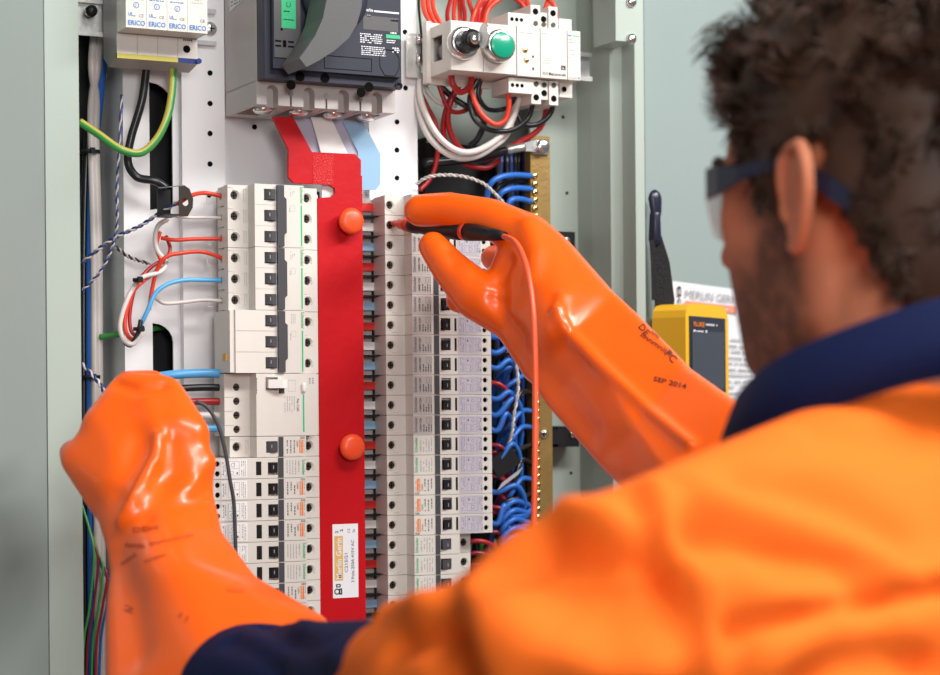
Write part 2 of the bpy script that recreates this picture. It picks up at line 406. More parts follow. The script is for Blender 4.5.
# ================================================================= breakers
PIT = .0182
def body_profile(xl, a, bb, xr, s):
    p = []
    if a > xl: p += [(xl, s), (a, s), (a, 0)]
    else: p += [(xl, -.0005)]
    if bb < xr: p += [(bb, 0), (bb, s), (xr, s)]
    else: p += [(xr, 0)]
    p += [(xr, .041), (xr-.005, .043), (xr-.005, .0655), (xl+.008, .0655), (xl+.008, .047), (xl+.0035, .045), (xl+.0035, .042), (xl, .041)]
    return p
S = .016
def breaker(kind, loc, label, cat, group=None, n=1, rot=0, lab='grey', xl=-.030, a=-.0112, left_screws=True, link_bar=False, sr=.0438, auxl=-.0350, slit=(-.0097, -.0074), name='circuit_breaker', tog=(-.0026, .0082), pitch=PIT, bodymat='mcb'):
    root = empty(name, (0, 0, 0), label, cat, group)
    H = n*pitch; z1 = H/2; bb, xr = .0345, .0534
    mb = MB().m(bodymat).xy(body_profile(xl, a, bb, xr, S), -H/2+.00018, H/2-.00018).bevel(.0005)
    body = mb.mesh('b')
    c = MB().m(bodymat)
    zc = [z1-pitch*(k+.5) for k in range(n)]
    sx = -.0236
    for k, z in enumerate(zc):
        if left_screws: c.cyl((sx, S-.003, z), (0, 1, 0), .0039, .009, 18)
        c.cyl((sr, S-.003, z), (0, 1, 0), .0039, .009, 18)
        if left_screws:
            for q in (-.0155, -.0134): c.box(q-.00045, q+.00045, S-.002, S+.0008, z-.0058, z+.0056)
        if kind == 'rcbo':
            c.box(tog[0], tog[1], -.004, .005, z-.0062, z+.0048)
        else: c.box(tog[0], tog[1], -.004, .005, z-.0052, z+.0048)
        # wire slots in the outer side face
        if a > xl:
            c.cyl((xl-.002, .034, z), (1, 0, 0), .0033, .008, 12)
        if k: c.box(xl-.01, xr+.01, -.01, S+.0005 if False else .0004, z+pitch/2-.0002, z+pitch/2+.0002)
    for k in range(n+1):
        z = z1-pitch*k
        if a > xl: c.box(xl-.003, xl+.003, .026, .048, z-.0008, z+.0008)
        c.box(xr-.0012, xr+.003, .026, .044, z-.0008, z+.0008)
    if kind == 'rcbo':
        for z in zc:
            c.cyl((auxl-.0032, -.004, z+.0042), (0, 1, 0), .0024, .009, 16); c.cyl((auxl-.0032, -.004, z-.0042), (0, 1, 0), .0024, .009, 16)
            c.box(slit[0], slit[1], -.004, .003, z-.0062, z+.0056)
    me = cutmesh(body, c.mesh('c'), 'body')
    link(bpy.data.objects.new('body', me), root)
    for z in zc:
        for q in ([sx] if left_screws else [])+[sr]:
            m2 = MB().m('screw').cyl((q, S+.0045, z), (0, -1, 0), .0033, .0022, 14)
            m2.m('hole').box(q-.0026, q+.0026, S+.0022, S+.0023, z-.0004, z+.0004).box(q-.0004, q+.0004, S+.0022, S+.0023, z-.0026, z+.0026)
            m2.build('terminal_screw', None, root)
    for z in zc:
        tm = MB().m('link' if kind != 'rcbo' else 'dark').xy([(tog[0]+.0004, .0045), (tog[0]+.0004, .0012), (tog[0]+.003, -.0008), (tog[0]+.006, -.0024), (tog[1]-.0012, -.0022), (tog[1]-.0004, .0045)], z-.0042, z+.0040).bevel(.0003)
        tm.m('inkl').box(tog[0]+.0042, tog[0]+.0048, -.0022, -.0016, z-.001, z+.002)
        tm.build('toggle', None, root)
    if kind == 'rcbo':
        for z in zc: MB().m('dark').box(slit[0]+.0001, slit[1]-.0001, .0005, .0029, z-.0061, z+.0055).build('test_slot', None, root)
        for z in zc:
            for q in (-.0042, .0042): MB().m('hole').cyl((auxl-.0032, .0012, z+q), (0, 1, 0), .0023, .002, 14).build('terminal_hole', None, root)
    # dark strip of the handle side
    if link_bar:
        z0 = -H/2+.0008; zt = H/2-.0008
        MB().m('link').xz([(.0086, z0), (.0150, z0), (.0150, z0+.010), (.0172, z0+.012), (.0172, zt-.012), (.0150, zt-.010), (.0150, zt), (.0086, zt)], -.0030, -.0002).bevel(.0005).build('handle_link', None, root)
        lx = .0180
    else:
        for z in zc: MB().m('link').box(.0088 if kind != 'rcbo' else .0082, .0132, -.0007, -.0001, z-.0085, z+.0085).build('status_strip', None, root)
        lx = .0138
    # printed label on the nose
    for k, z in enumerate([0] if link_bar else zc):
        hh = H/2 if link_bar else pitch/2
        p = Print((lx, 0, z+hh), (0, 0, -1), (1, 0, 0)); L = 2*hh; Wd = .0343-lx
        p.rect(.0008, .0002, L-.0008, Wd, 'labelg' if lab == 'grey' and not link_bar else 'mcb', 0)
        if link_bar:
            p.text('Schneider', .001, Wd-.0034, .0042, 'inkgr', width=.015, bold=True)
            p.rect(.0175, Wd-.0030, L-.0015, Wd-.0016, 'glabel')
            p.scrib(.003, .003, .012, .008, 3, 'inkl', fill=.35); p.scrib(.020, .002, .026, .004, 1, 'inkl', fill=.4)
            p.frame(.018, .004, .023, .008, .0002, 'inkl')
        elif lab == 'orange':
            p.rect(.0032, Wd-.0062, .0148, Wd-.0028, 'inko'); p.text('Merlin Gerin', .0036, Wd-.0055, .0024, 'inkw', width=.0105)
            p.frame(.0008, Wd-.005, .0024, Wd-.0030, .0004, 'ink'); p.ring(.0016, Wd-.0018, .0009, .0004, 'ink', n=10)
            p.text('C60H', .004, Wd-.0088, .0024, 'ink'); p.scrib(.0035, .0015, .015, Wd-.0092, 3, 'inkg', fill=.35)
            p.scrib(.003, Wd-.0024, .015, Wd-.0012, 1, 'inkl')
        elif lab == 'green':
            p.text('Schneider', .0022, Wd-.0036, .0040, 'inkgr', width=.0140, bold=True)
            p.text('C60H C16', .003, Wd-.0075, .0020, 'inkg', width=.010); p.scrib(.003, .0015, .0155, Wd-.0085, 4, 'inkl', fill=.35)
        else:
            p.text('Schneider', .0022, Wd-.0036, .0040, 'inkg', width=.0140, bold=True)
            p.text('C60H C20', .003, Wd-.0078, .0026, 'ink', width=.012, bold=True)
            p.scrib(.003, .0015, .0095, Wd-.009, 4, 'ink', fill=.4); p.frame(.0105, .002, .0155, .0075, .0003, 'inkg'); p.rect(.0118, .004, .014, .0045, 'inkg')
        p.build('printed_label', root)
    if kind == 'rcbo':
        for z in zc:
            p = Print((auxl, -.0005, z+.0085), (0, 0, -1), (1, 0, 0))
            p.rect(.0006, .0002, .0164, .0236, 'aux' if bodymat == 'aux' else 'white', 0)
            p.frame(.0022, .0062, .0148, .0165, .0002, 'inkg'); p.rect(.0085, .0062, .0087, .0165, 'inkg'); p.rect(.0022, .012, .009, .0122, 'inkg')
            p.ring(.0055, .0105, .0018, .0003, 'inkg', n=12); p.ring(.012, .0098, .0016, .0003, 'inkg', n=12); p.rect(.0115, .0138, .0135, .0152, 'inkg')
            p.scrib(.002, .0178, .0155, .0225, 3, 'inkg', fill=.3); p.rect(.0015, .0049, .0155, .0051, 'inkg'); p.scrib(.003, .0012, .0150, .0042, 2, 'inkg', fill=.35)
            p.text('N', .0028, .0006, .0024, 'ink'); p.text('L', .0130, .0006, .0024, 'ink')
            p.build('wiring_diagram', root)
    # raised arc moulding round the screws
    m3 = MB().m(bodymat)
    for z in zc:
        for q, on, sg in ((sx, left_screws, 1), (sr, True, 1)):
            if not on: continue
            pts = [Vector((q+.0046*math.cos(t)*sg, S-.0001, z+.0046*math.sin(t))) for t in [math.radians(x) for x in (-35, -10, 20, 50, 80, 110)]]
            m3.tube(pts, .0005, 6, 3)
            m3.tube([Vector((q-.006, S-.0001, z+.0066)), Vector((q-.001, S-.0001, z+.0064))], .0003, 5, 1)
    m3.build('screw_moulding', None, root)
    root.location = loc; root.rotation_euler = (0, rot, 0)
    return root
Z0L = .1325
ords = ['top', 'second', 'third']
tb = breaker('mcb', (0, 0, Z0L-1.5*PIT), 'white three-pole breaker at the top of the left column, fed by red wires', 'circuit breaker', 'three-pole breakers with green stripe', n=3, link_bar=True)
t2 = copy_tree(tb); t2.location.z = Z0L-4.5*PIT; t2['label'] = 'white three-pole green-striped breaker, second from the top of the left column'
t3 = breaker('mcb3', (0, 0, Z0L-7.5*PIT), 'white three-pole breaker with a yellow button on its left side, third in left column', 'circuit breaker', 'three-pole breakers with green stripe', n=3, link_bar=True, left_screws=False, a=-.030, xl=-.030)
mb = MB().m('mcb').box(-.0345, -.0303, .001, .040, Z0L-9*PIT+.0006, Z0L-6*PIT-.0006).bevel(.0006)
mb.build('side_cover', None, t3)
mb = MB().m('w_yel'); zz = Z(357, 219, .012); mb.m('inky').box(-.0358, -.0344, .008, .016, zz-.003, zz+.003).build('test_button', None, t3)
p = Print((-.0110, 0, Z0L-7.5*PIT)); 
for k in range(3):
    for q in (-.0155, -.0134): p.rect(q-.0003+.011, -.0057+(k-1)*PIT, q+.0003+.011, .0057+(k-1)*PIT, 'inkg')
p.rect(-.0012, -.027, -.0010, .027, 'inkl'); p.build('vent_marks', t3)
# residual current device, four small poles
zr = Z0L-9*PIT-.0273
rcd = empty('residual_current_device', (0, 0, zr), 'white four-pole residual current device with a white lever and four screws, mid left column', 'circuit breaker')
H = .0546
b = MB().m('mcb').xy(body_profile(-.0345, -.0112, .0445, .0534, S), zr-H/2+.0003, zr+H/2-.0003).bevel(.0006).mesh('b')
c = MB().m('mcb'); zs = [zr+H/2-.0118-k*.0122 for k in range(4)]
for z in zs: c.cyl((-.0232, S-.003, z), (0, 1, 0), .0034, .009, 18); c.box(-.04, -.0262, S-.002, S+.0006, z+.0030, z+.0036)
c.box(-.0026, .0088, -.004, .006, zr+H/2-.0150, zr+H/2-.0035)
me = cutmesh(b, c.mesh('c'), 'body'); o = link(bpy.data.objects.new('body', me), rcd); o.location.z = -zr
for z in zs:
    MB().m('screw').cyl((-.0232, S+.0045, z), (0, -1, 0), .0033, .0022, 14).m('hole').box(-.0258, -.0206, S+.0022, S+.0023, z-.0004, z+.0004).build('terminal_screw', None, rcd)
MB().m('white').xy([(-.001, .004), (-.001, -.003), (.010, -.008), (.0146, -.008), (.0146, -.0002), (.006, .004)], zr+H/2-.0130, zr+H/2-.0055).bevel(.0006).build('lever', None, rcd)
MB().m('link').box(.0095, .0146, -.0006, -.0001, zr+H/2-.0175, zr+H/2-.0132).build('painted_lever_shadow', None, rcd)  # dark plate below the lever, standing for its cast shadow
MB().m('white').hull([((.0325, -.001, zr+H/2-.0105), .0024), ((.0325, -.001, zr+H/2-.0150), .0020)]).build('test_button', None, rcd)
p = Print((.0, 0, zr+H/2), (0, 0, -1), (1, 0, 0))
p.rect(.0185, .0318, .051, .0332, 'glabel'); p.text('Pat C60', .022, .0262, .003, 'ink', width=.011); p.scrib(.020, .014, .034, .025, 5, 'inkl', fill=.3); p.frame(.006, .018, .016, .025, .0002, 'inkl')
p.scrib(.004, .037, .010, .043, 2, 'inkl'); p.scrib(.004, -.0120, .018, -.0098, 1, 'inkg', fill=.35); p.build('printed_label', rcd)
# rows under it
zrow = Z0L-12*PIT
kinds = ['orange', 'green', 'orange', 'orange', 'orange', 'green', 'green', 'orange', 'green', 'orange']
names = {'orange': 'orange', 'green': 'green', 'grey': 'black'}
first = breaker('mcb', (0, 0, zrow-.5*PIT), 'single-pole breaker with an orange label directly under the four-pole residual current device', 'circuit breaker', lab='orange')
protoL = {}
nth = ['first', 'second', 'third', 'fourth', 'fifth', 'sixth', 'seventh', 'eighth', 'ninth', 'tenth']
for k in range(1, 10):
    kd = kinds[k]; z = zrow-(k+.5)*PIT
    lab = f'{names[kd]}-labelled breaker with diagram module, left column, {nth[k]} row under the four-pole device'
    if kd not in protoL:
        protoL[kd] = breaker('rcbo', (0, 0, z), lab, 'circuit breaker', 'left column breakers with modules', lab=kd, xl=-.0560, a=-.0560, auxl=-.0440, slit=(-.0122, -.0072), left_screws=False, name='residual_current_breaker', tog=(-.0012, .0080))
    else:
        r = copy_tree(protoL[kd]); r.location = (0, 0, z); r['label'] = lab
# right column
Z0R = .1297; XR = .1728
rk = ['grey']*12+['green', 'green']+['orange']*3+['green']*5
PR_ = .01802
protoR = {}
for k in range(22):
    rc = 2 <= k <= 16
    kd = rk[k]; z = Z0R-(k+.5)*PR_; key = (rc, kd)
    col = {'grey': 'black', 'green': 'green', 'orange': 'orange'}[kd]
    pos = ['topmost', 'second from the top', 'third from the top', 'fourth from the top', 'fifth from the top', 'sixth from the top', 'seventh from the top', 'eighth from the top', 'ninth from the top', 'tenth from the top', 'eleventh from the top', 'twelfth from the top'][k] if k < 12 else None
    if pos is None:
        if kd == 'orange': pos = {14: 'upper of the three orange ones', 15: 'middle of the three orange ones', 16: 'lowest of the three orange ones'}[k]
        elif k in (12, 13): pos = {12: 'second above the orange-labelled three', 13: 'just above the orange-labelled three'}[k]
        else: pos = {17: 'just below the orange-labelled three', 18: 'second below the orange-labelled three', 19: 'third below the orange-labelled three', 20: 'fourth below the orange-labelled three', 21: 'fifth below the orange-labelled three'}[k]
    if k == 1: lab = 'white breaker second from the top of the right column, touched by the red probe tip'
    else: lab = (f'{col}-lettered breaker with lilac module, right column, {pos}' if rc else f'{col}-lettered short breaker, right column, {pos}')
    if key not in protoR:
        if rc: o = breaker('rcbo', (0, 0, 0), lab, 'circuit breaker', 'right column breakers with diagram modules', lab=kd, xl=-.0445, a=-.0445, left_screws=False, name='residual_current_breaker', tog=(-.0035, .0062), pitch=PR_, sr=.0482)
        else: o = breaker('mcb', (0, 0, 0), lab, 'circuit breaker', 'right column breakers without modules', lab=kd, pitch=PR_, sr=.0482)
        if rc:
            for ch in o.children:
                if ch.name.startswith('wiring_diagram'):
                    ch.data = ch.data.copy()
                    for i, mm in enumerate(ch.data.materials):
                        if mm == M['white']: ch.data.materials[i] = M['aux']
        protoR[key] = o
    else:
        o = copy_tree(protoR[key]); o['label'] = lab
    o.location = (XR, 0, z); o.rotation_euler = (0, math.pi, 0)
# ================================================================= busbar chassis
bus = empty('busbar_chassis', (.077, .07, -.45), 'red-covered vertical busbar chassis between the two breaker columns', 'busbar')
R = lambda px, py, y=.019: P(px, py, y)
pts = [(273, 117), (293, 117), (312, 152), (355, 154), (361, 160), (361.5, 400), (362, 660), (320, 660), (319, 400), (317.5, 198), (331, 197), (335.5, 193), (335, 188), (329, 184.5), (294, 183), (288.5, 177), (289, 150)]
mb = MB().m('red').poly([R(a, b_) for a, b_ in pts], (0, .004, 0))
mb.build('red_cover', None, bus)
mb = MB().m('red').box(R(361.5, 400).x-.0002, R(361.5, 400).x+.0045, .0235, .045, -.45, R(361, 175).z); mb.build('cover_side', None, bus)
p = Print(R(313, 184, .019), (1, 0, 0), (0, 0, 1)); p.rect(.0, .0, .0195, .0265, 'tape', 1); p.build('splice_tape', bus)
for (px, py) in ((347, 222), (348, 447)):
    c = R(px, py)
    MB().m('knob').lathe(c+Vector((0, .0, 0)), (0, -1, 0), [(.0085, 0), (.0085, .006), (.0112, .007), (.0118, .010), (.0108, .0125), (.0070, .0140), (0, .0144)]).build('cover_knob', None, bus)
mb = MB().m('lilac').poly([P(a, b_, .0278) for a, b_ in ((291, 118), (345, 120), (362, 122), (372, 158), (330, 158), (311, 154))], (0, .001, 0)); mb.build('insulation_sheet', None, bus)
mb = MB().m('white').poly([P(a, b_, .0245) for a, b_ in ((311, 117), (331, 118), (349, 156), (344, 200), (322, 200), (322, 156))], (0, .001, 0)); mb.build('white_busbar', None, bus)
mb = MB().m('blue').poly([P(a, b_, .0262) for a, b_ in ((343, 122), (363, 122), (380.5, 154), (380.5, 184), (376, 190), (358, 190), (358, 152))], (0, .0012, 0)); mb.build('blue_busbar', None, bus)
# label on the cover
lb = Print(R(358.5, 597), (0, 0, 1), (-1, 0, 0)); Lh = R(333, 524).z-R(333, 598).z; Lw = R(358.5, 560).x-R(333, 560).x
lb.rect(0, 0, Lh, Lw, 'paper', 0); lb.rect(.0155, Lw*.60, Lh*.84, Lw*.93, 'inky')
lb.text('Merlin Gerin', .0165, Lw*.66, .0075, 'inkw', width=Lh*.56, bold=True)
lb.frame(.003, Lw*.64, .0085, Lw*.76, .0012, 'ink'); lb.ring(.0058, Lw*.84, .0028, .0011, 'ink'); lb.frame(.0095, Lw*.70, .0125, Lw*.88, .001, 'ink')
lb.text('C215/21', Lh*.34, Lw*.42, .0042, 'ink', width=Lh*.26); lb.text('3 Pole 250A 415V AC', Lh*.2, Lw*.16, .0042, 'ink', width=Lh*.58)
lb.text('2', Lh*.88, Lw*.78, .004, 'ink', bold=True); lb.text('2', Lh*.90, Lw*.60, .004, 'ink', bold=True); lb.text('1/2', Lh*.87, Lw*.32, .0035, 'inkg'); lb.text('2a', Lh*.88, Lw*.12, .0035, 'inkg')
lb.build('rating_label', bus)
# tabs feeding both columns
xt0, xt1 = .1035, .1190
cols = ['redtab', 'white', 'blue']
for k in range(21):
    z = Z0R-(k+.5)*PR_
    MB().m(cols[k % 3]).box(.1050, .1225, .0412, .0440, z-.0036, z+.0036).bevel(.0004).build('busbar_tab', None, bus)
    MB().m('dark').box(.1035, .1192, .0310, .0450, z-PR_/2-.0008, z-PR_/2+.0006).build('tab_divider', None, bus)
MB().m('lgrey').box(.1035, .1190, .046, .064, -.30, Z0R).build('chassis_insulator', None, bus)
MB().m('dkcover').box(.0545, .062, .030, .064, -.30, Z0L-.001).build('chassis_insulator', None, bus)
for k in range(17):
    z = Z0L-(k+.5)*PIT
    MB().m(cols[(k+1) % 3] if k % 3 != 2 else 'redtab').box(.0536, .0565, .0215, .0300, z-.004, z+.004).build('busbar_tab', None, bus)
# ================================================================= main isolator
isl = empty('main_isolator', P(330, 60, .06).to_tuple(), 'large slate-grey main isolator switch with a big rotary handle at top centre', 'switch')
yF, yL, yB = -.036, -.030, -.012
X0, X1 = X(256.5, yB, 76), X(395, yB, 90)
zc = Z(80, 256, yB); zb = Z(104, 256, yB)
ZTOP = zc+.16
body = MB().m('lgrey').box(X0, X1, yB, .0655, zc-.0005, ZTOP).bevel(.001).build('grey_body', None, isl)
# terminal shroud with arches
b = MB().m('lgrey').poly([(X0, yB, zc), (X0, yB, zb), (X0, .0655, zb-.000), (X0, .0655, zc)], (X1-X0, 0, 0)).bevel(.0008).mesh('s')
c = MB().m('lgrey')
ax = [X(272.5, yB, 95), X(309, yB, 96), X(343.5, yB, 98), X(377, yB, 100)]
for x in ax:
    w = .0052; pts = [(x-w, zb-.01), (x+w, zb-.01), (x+w, zb+.0125)]+[(x+w*math.cos(t), zb+.0125+w*math.sin(t)) for t in (.5, 1.05, 1.57, 2.1, 2.64)]+[(x-w, zb+.0125)]
    c.xz(pts, yB-.01, yB+.012)
    c.box(x-.011, x+.011, yB+.016, .050, zb-.005, zb+.010)
for i in range(3):
    x = (ax[i]+ax[i+1])/2; c.cyl((x, yB-.003, zb+.011), (0, 1, 0), .0026, .02, 14); c.box(x-.0009, x+.0009, yB-.003, yB+.018, zb-.004, zb+.011)
me = cutmesh(b, c.mesh('c'), 'shroud'); o = link(bpy.data.objects.new('terminal_shroud', me), isl); o.location = -isl.location
for x in ax:
    MB().m('grey').box(x-.0102, x+.0102, yB+.0165, .049, zb+.0085, zb+.0098).build('terminal_pad', None, isl)
    MB().m('steel').lathe((x, .012, zb+.0030), (0, 0, -1), [(.0085, 0), (.0085, .005), (.006, .007), (0, .0072)]).build('terminal_bolt', None, isl)
# dark front cover
C0, C1 = X(263.5, yL, 80), X(402, yL, 92)
MB().m('slate').poly([(C0, yB-.0005, zc), (C0, yL+.003, zc-.0005), (C0+.0025, yL, zc+.0005), (C1, yL, zc+.0005), (C1, yB-.0005, zc)], (0, 0, .0001)) if False else None
MB().m('slate').xy([(X0+.0005, yB-.0004), (C0, yL+.001), (C0+.0015, yL), (C1-.001, yL), (C1, yL+.001), (C1, yB-.0004)], zc-.001, ZTOP).bevel(.0006).build('front_cover', None, isl)
zl = Z(68, 275, yF)
UX0, UX1 = X(273, yF, 60), X(401, yF, 70)
b = MB().m('slate').xz([(UX0, zl), (UX1, zl), (UX1, ZTOP), (UX0, ZTOP)], yF, yL-.0002).bevel(.0012, 2).mesh('b')
c = MB().m('slate')
fx = lambda px, py: (X(px, yF, py), Z(py, px, yF))
def groove(ps, w=.0004):
    for i in range(len(ps)-1):
        a, b_ = Vector((ps[i][0], yF, ps[i][1])), Vector((ps[i+1][0], yF, ps[i+1][1])); d = (b_-a).normalized(); n = Vector((d.z, 0, -d.x))*w
        c.poly([a+n-d*w, b_+n+d*w, b_-n+d*w, a-n-d*w], (0, .0012, 0))
xa, za = fx(324, 55); xb, zb2 = fx(372, 72)
p0 = Print((0, yF, 0))
me = b; o = link(bpy.data.objects.new('upper_cover', me), isl); o.location = -isl.location
MB().m('slate2').box(UX0+.0008, X(300, yF, 30), yF-.0012, yF-.0001, Z(58, 285, yF), ZTOP-.002).bevel(.0004).build('indicator_panel', None, isl)
# seams, legends
p0.frame(xa, zb2, xb, za, .0005, 'hole', 1)
hx, hz = fx(389.5, 63); a_ = .0095; hgt = .0115
pts = [(hx-a_, hz-.004), (hx-a_*.5, hz-hgt), (hx+a_*.55, hz-hgt), (hx+a_, hz-.004), (hx+a_, hz+.005), (hx+a_*.5, hz+hgt), (hx-a_*.55, hz+hgt), (hx-a_, hz+.005)]
for i in range(8):
    (u0, v0), (u1, v1) = pts[i], pts[(i+1) % 8]; q = lambda u, v, k: (hx+(u-hx)*k, hz+(v-hz)*k)
    p0.pol([q(u0, v0, 1), q(u1, v1, 1), q(u1, v1, .95), q(u0, v0, .95)], 'hole', 1)
xg0, zg1 = fx(363, 14); xg1, zg0 = fx(398, 30)
p0.rect(xg0, zg0-.002, xg1, zg1-.001, 'link' if False else 'slate2', 1)
xt, zt = fx(362, 7); p0.rect(xt+.0115, zt-.0034, xg1+.001, zt-.0019, 'inkw', 1); p0.text('powerline', xt, zt-.0034, .0042, 'inkw', width=.0105, bold=True)
p0.scrib(xt-.001, zt-.0085, xt+.008, zt-.0055, 1, 'inkl'); p0.scrib(xg1-.007, zt-.0105, xg1+.001, zt-.0085, 1, 'inkw', fill=.7)
xs_, zs_ = fx(360, 33); p0.scrib(xs_, zs_-.0085, xs_+.021, zs_+.0005, 5, 'inkw', fill=.5); p0.scrib(xs_+.001, zs_-.019, xs_+.024, zs_-.0105, 5, 'inkw', fill=.45)
xq, zq = fx(386, 38); p0.rect(xq, zq, xq+.0135, zq+.0032, 'glabel', 1); p0.scrib(xq, zq+.0038, xq+.010, zq+.0058, 1, 'inkw', fill=.7); p0.scrib(xq+.0005, zq-.0045, xq+.009, zq-.001, 2, 'inkw', fill=.5)
p0.scrib(xq+.006, zq-.0125, xq+.013, zq-.0075, 3, 'inkw', fill=.7)
p0.build('printed_legend', isl)
p1 = Print((0, yF-.0012, 0))
gx0_, gz0_ = fx(281, 28); gx1_, gz1_ = fx(295, 1); p1.rect(gx0_, gz0_, gx1_, gz1_+.012, 'glabel', 1); p1.ring((gx0_+gx1_)/2, gz1_-.004, .0022, .0005, 'ink', n=14, a0=-240, a1=60)
p1.scrib(gx0_+.002, gz1_-.011, gx1_-.002, gz1_-.0085, 1, 'ink', fill=.4); p1.scrib(gx0_+.002, gz0_+.006, gx1_-.002, gz0_+.0085, 1, 'ink', fill=.4)
u, v = fx(284, 44); p1.rect(u-.0015, v-.003, u+.0015, v+.003, 'hole'); 
for s_ in (-1, 1): p1.rect(u+s_*.003, v+.0012, u+s_*.0085, v+.0026, 'hole'); p1.rect(u+s_*.003, v-.0028, u+s_*.0085, v-.0014, 'hole')
p1.disc(*fx(281, 29.5), .0012, 'hole'); p1.build('printed_legend', isl)
for px, py in ((300, 76.5), (291, 85), (325, 78), (369, 87), (361, 92.5)):
    MB().m('hole').cyl(P(px, py, yL-.0002), (0, 1, 0), .0042, -.0003, 16).build('cover_screw_recess', None, isl)
MB().m('dark').lathe(P(398.5, 86, yL), (0, -1, 0), [(.0036, 0), (.0036, .001), (.0022, .001), (.0022, .0004), (0, .0004)]).build('cover_screw', None, isl)
# rotary handle
MB().m('slate').lathe(P(333, -2, yF), (0, -1, 0), [(.030, 0), (.030, .006), (.027, .012), (.018, .013), (0, .013)], 40).build('handle_boss', None, isl)
yh = -.088
hp = [(345, -45), (329, -12), (323, 18), (315, 36), (306, 49), (299.5, 58), (306.5, 67), (318, 61), (334, 51), (349, 38), (357, 24), (361.5, 8), (363, -14), (372, -45)]
hpts = [P(a, b_, yh) for a, b_ in hp]
mb = MB().m('slate2').poly(hpts, (0, .040, 0)).bevel(.0028, 3)
hd = mb.build('rotary_handle', None, isl)
MB().m('hole').box(P(303, 47, yh).x-.004, P(303, 47, yh).x-.0035, 0, .001, 0, .001) if False else None
pm = Print(P(300, 57, yh)+Vector((-.0006, .010, .002)), (0, -1, 0), (0, 0, 1))
mb = MB().m('dark').hull([(P(306, 52, yh+.012)+Vector((-.002, 0, 0)), (.0012, .003, .0018))]); mb.build('handle_rivet', None, isl)
st = Print((X0-.0001, .058, Z(14, 240, .02)), (0, -1, 0), (0, 0, 1)); st.n = Vector((-1, 0, 0)); st.o = Vector((X0-.0002, .052, Z(12, 232, .052)))
st.pol([(0, 0), (.034, .004), (.040, .012), (.040, .05), (0, .05)], 'paper', 0); st.text('7000V', .015, .012, .007, 'ink', bold=True); st.scrib(.003, .003, .030, .009, 2, 'inkg', fill=.4)
st.build('side_sticker', isl)
# ================================================================= surge protector
sp = empty('surge_protector', P(160, 60, .06).to_tuple(), 'white four-module surge protector with blue lettering at the top left', 'surge protector')
yS = -.004; ys2 = .022
sx = [X(p, yS, 20) for p in (125.8, 146.3, 166.8, 187.5, 207.6)]
szb = Z(27, 126, yS); sx0 = X(116.5, ys2, 40)
bx = sx0; bw = (sx[4]-sx[0])
zb0 = Z(58, 117, ys2)
mb = MB().m('grey').poly([(bx, .060, ZTOP), (bx, .060, zb0+.006), (bx, .045, zb0-.004), (bx, ys2, zb0), (bx, ys2, ZTOP)], (bw, 0, 0)).bevel(.0008)
mb.build('rail_base', None, sp)
for i in range(4):
    x0 = bx+bw*i/4
    MB().m('mcb').box(x0+.0002, x0+bw/4-.0002, ys2-.0006, ys2-.0001, zb0+.0042, szb-.001).build('base_face', None, sp)
    MB().m('inky' if False else ('w_yel' if i < 3 else 'w_dblue')).box(x0, x0+bw/4, ys2-.0012, ys2+.003, zb0, zb0+.004).build('colour_strip', None, sp, label='yellow strip' if i < 3 else 'blue strip')
MB().m('w_dblue').cyl((bx+bw, ys2-.0002, zb0+.002), (0, -1, 0), .0024, .004, 12).build('strip_stud', None, sp)
px3 = bx+bw*.875
MB().m('hole').cyl((px3-.001, ys2-.0007, zb0+.012), (0, -1, 0), .0032, .0004, 18).build('indicator_hole', None, sp)
p = Print((0, ys2-.0007, 0)); p.scrib(px3-.004, zb0+.0185, px3+.004, zb0+.021, 1, 'ink', fill=.6); p.build('printed_mark', sp)
for i in range(4):
    MB().m('mcb').box(sx[0]+bw*i/4+.00015, sx[0]+bw*(i+1)/4-.00015, yS, ys2-.0008, szb, ZTOP).bevel(.0005).build('plug_cartridge', None, sp)
    x = sx[0]+bw*i/4+.0016; W4 = bw/4-.003
    p = Print((x, yS, szb))
    p.text('ERICO', .0, .0022, .0058, 'inkb', width=W4, bold=True)
    p.text('CE', W4*.62, .0092, .0036, 'inkg', width=.0045)
    if i < 3:
        p.text('UL', .0005, .0098, .0042, 'inkb', width=.0042, bold=True); p.rect(.005, .0095, .0068, .0103, 'inkb')
        p.ring(W4*.5, .0190, .0026, .0006, 'inkb', n=14); p.rect(W4*.5-.0013, .0175, W4*.5+.0013, .0205, 'inkb', 2) if False else p.text('S', W4*.5-.001, .0178, .003, 'inkb')
        p.scrib(.001, .0235, W4, .0248, 1, 'inkb', fill=.7, dash=.002); p.scrib(0, .0262, W4, .0420, 5, 'inkg', fill=.25)
    else: p.scrib(0, .031, W4, .0335, 1, 'ink', fill=.5); p.scrib(.002, .024, W4*.8, .0285, 2, 'inkl', fill=.3)
    p.build('printed_label', sp)
# ================================================================= control station: two 22 mm modules on a bracket
yC = 0.0
cs = empty('control_station', P(470, 60, .04).to_tuple(), 'white control box with a key switch and a round green push button, top right', 'control box')
cx0, cx1, cx2 = X(450, yC, 50), X(482.5, yC, 50), X(515.5, yC, 50)
cz0, cz1 = Z(70, 451, yC), Z(20, 449, yC)
b = MB().m('mcb').box(cx0, cx2, yC+.0005, .046, cz0, cz1).bevel(.0008).mesh('b')
c = MB().m('mcb').box(cx0-.01, cx0+.01, .016, .038, cz0+.012, cz1-.010)
c.box(cx0+.0025, cx2-.0025, .004, .06, cz0+.0025, cz1-.0025)
me = cutmesh(b, c.mesh('c'), 'housing'); o = link(bpy.data.objects.new('housing', me), cs); o.location = -cs.location
for a, b_ in ((cx0, cx1), (cx1, cx2)): MB().m('mcb').box(a+.0003, b_-.0003, yC-.0015, yC+.0004, cz0+.0002, cz1-.0002).bevel(.0004).build('front_plate', None, cs)
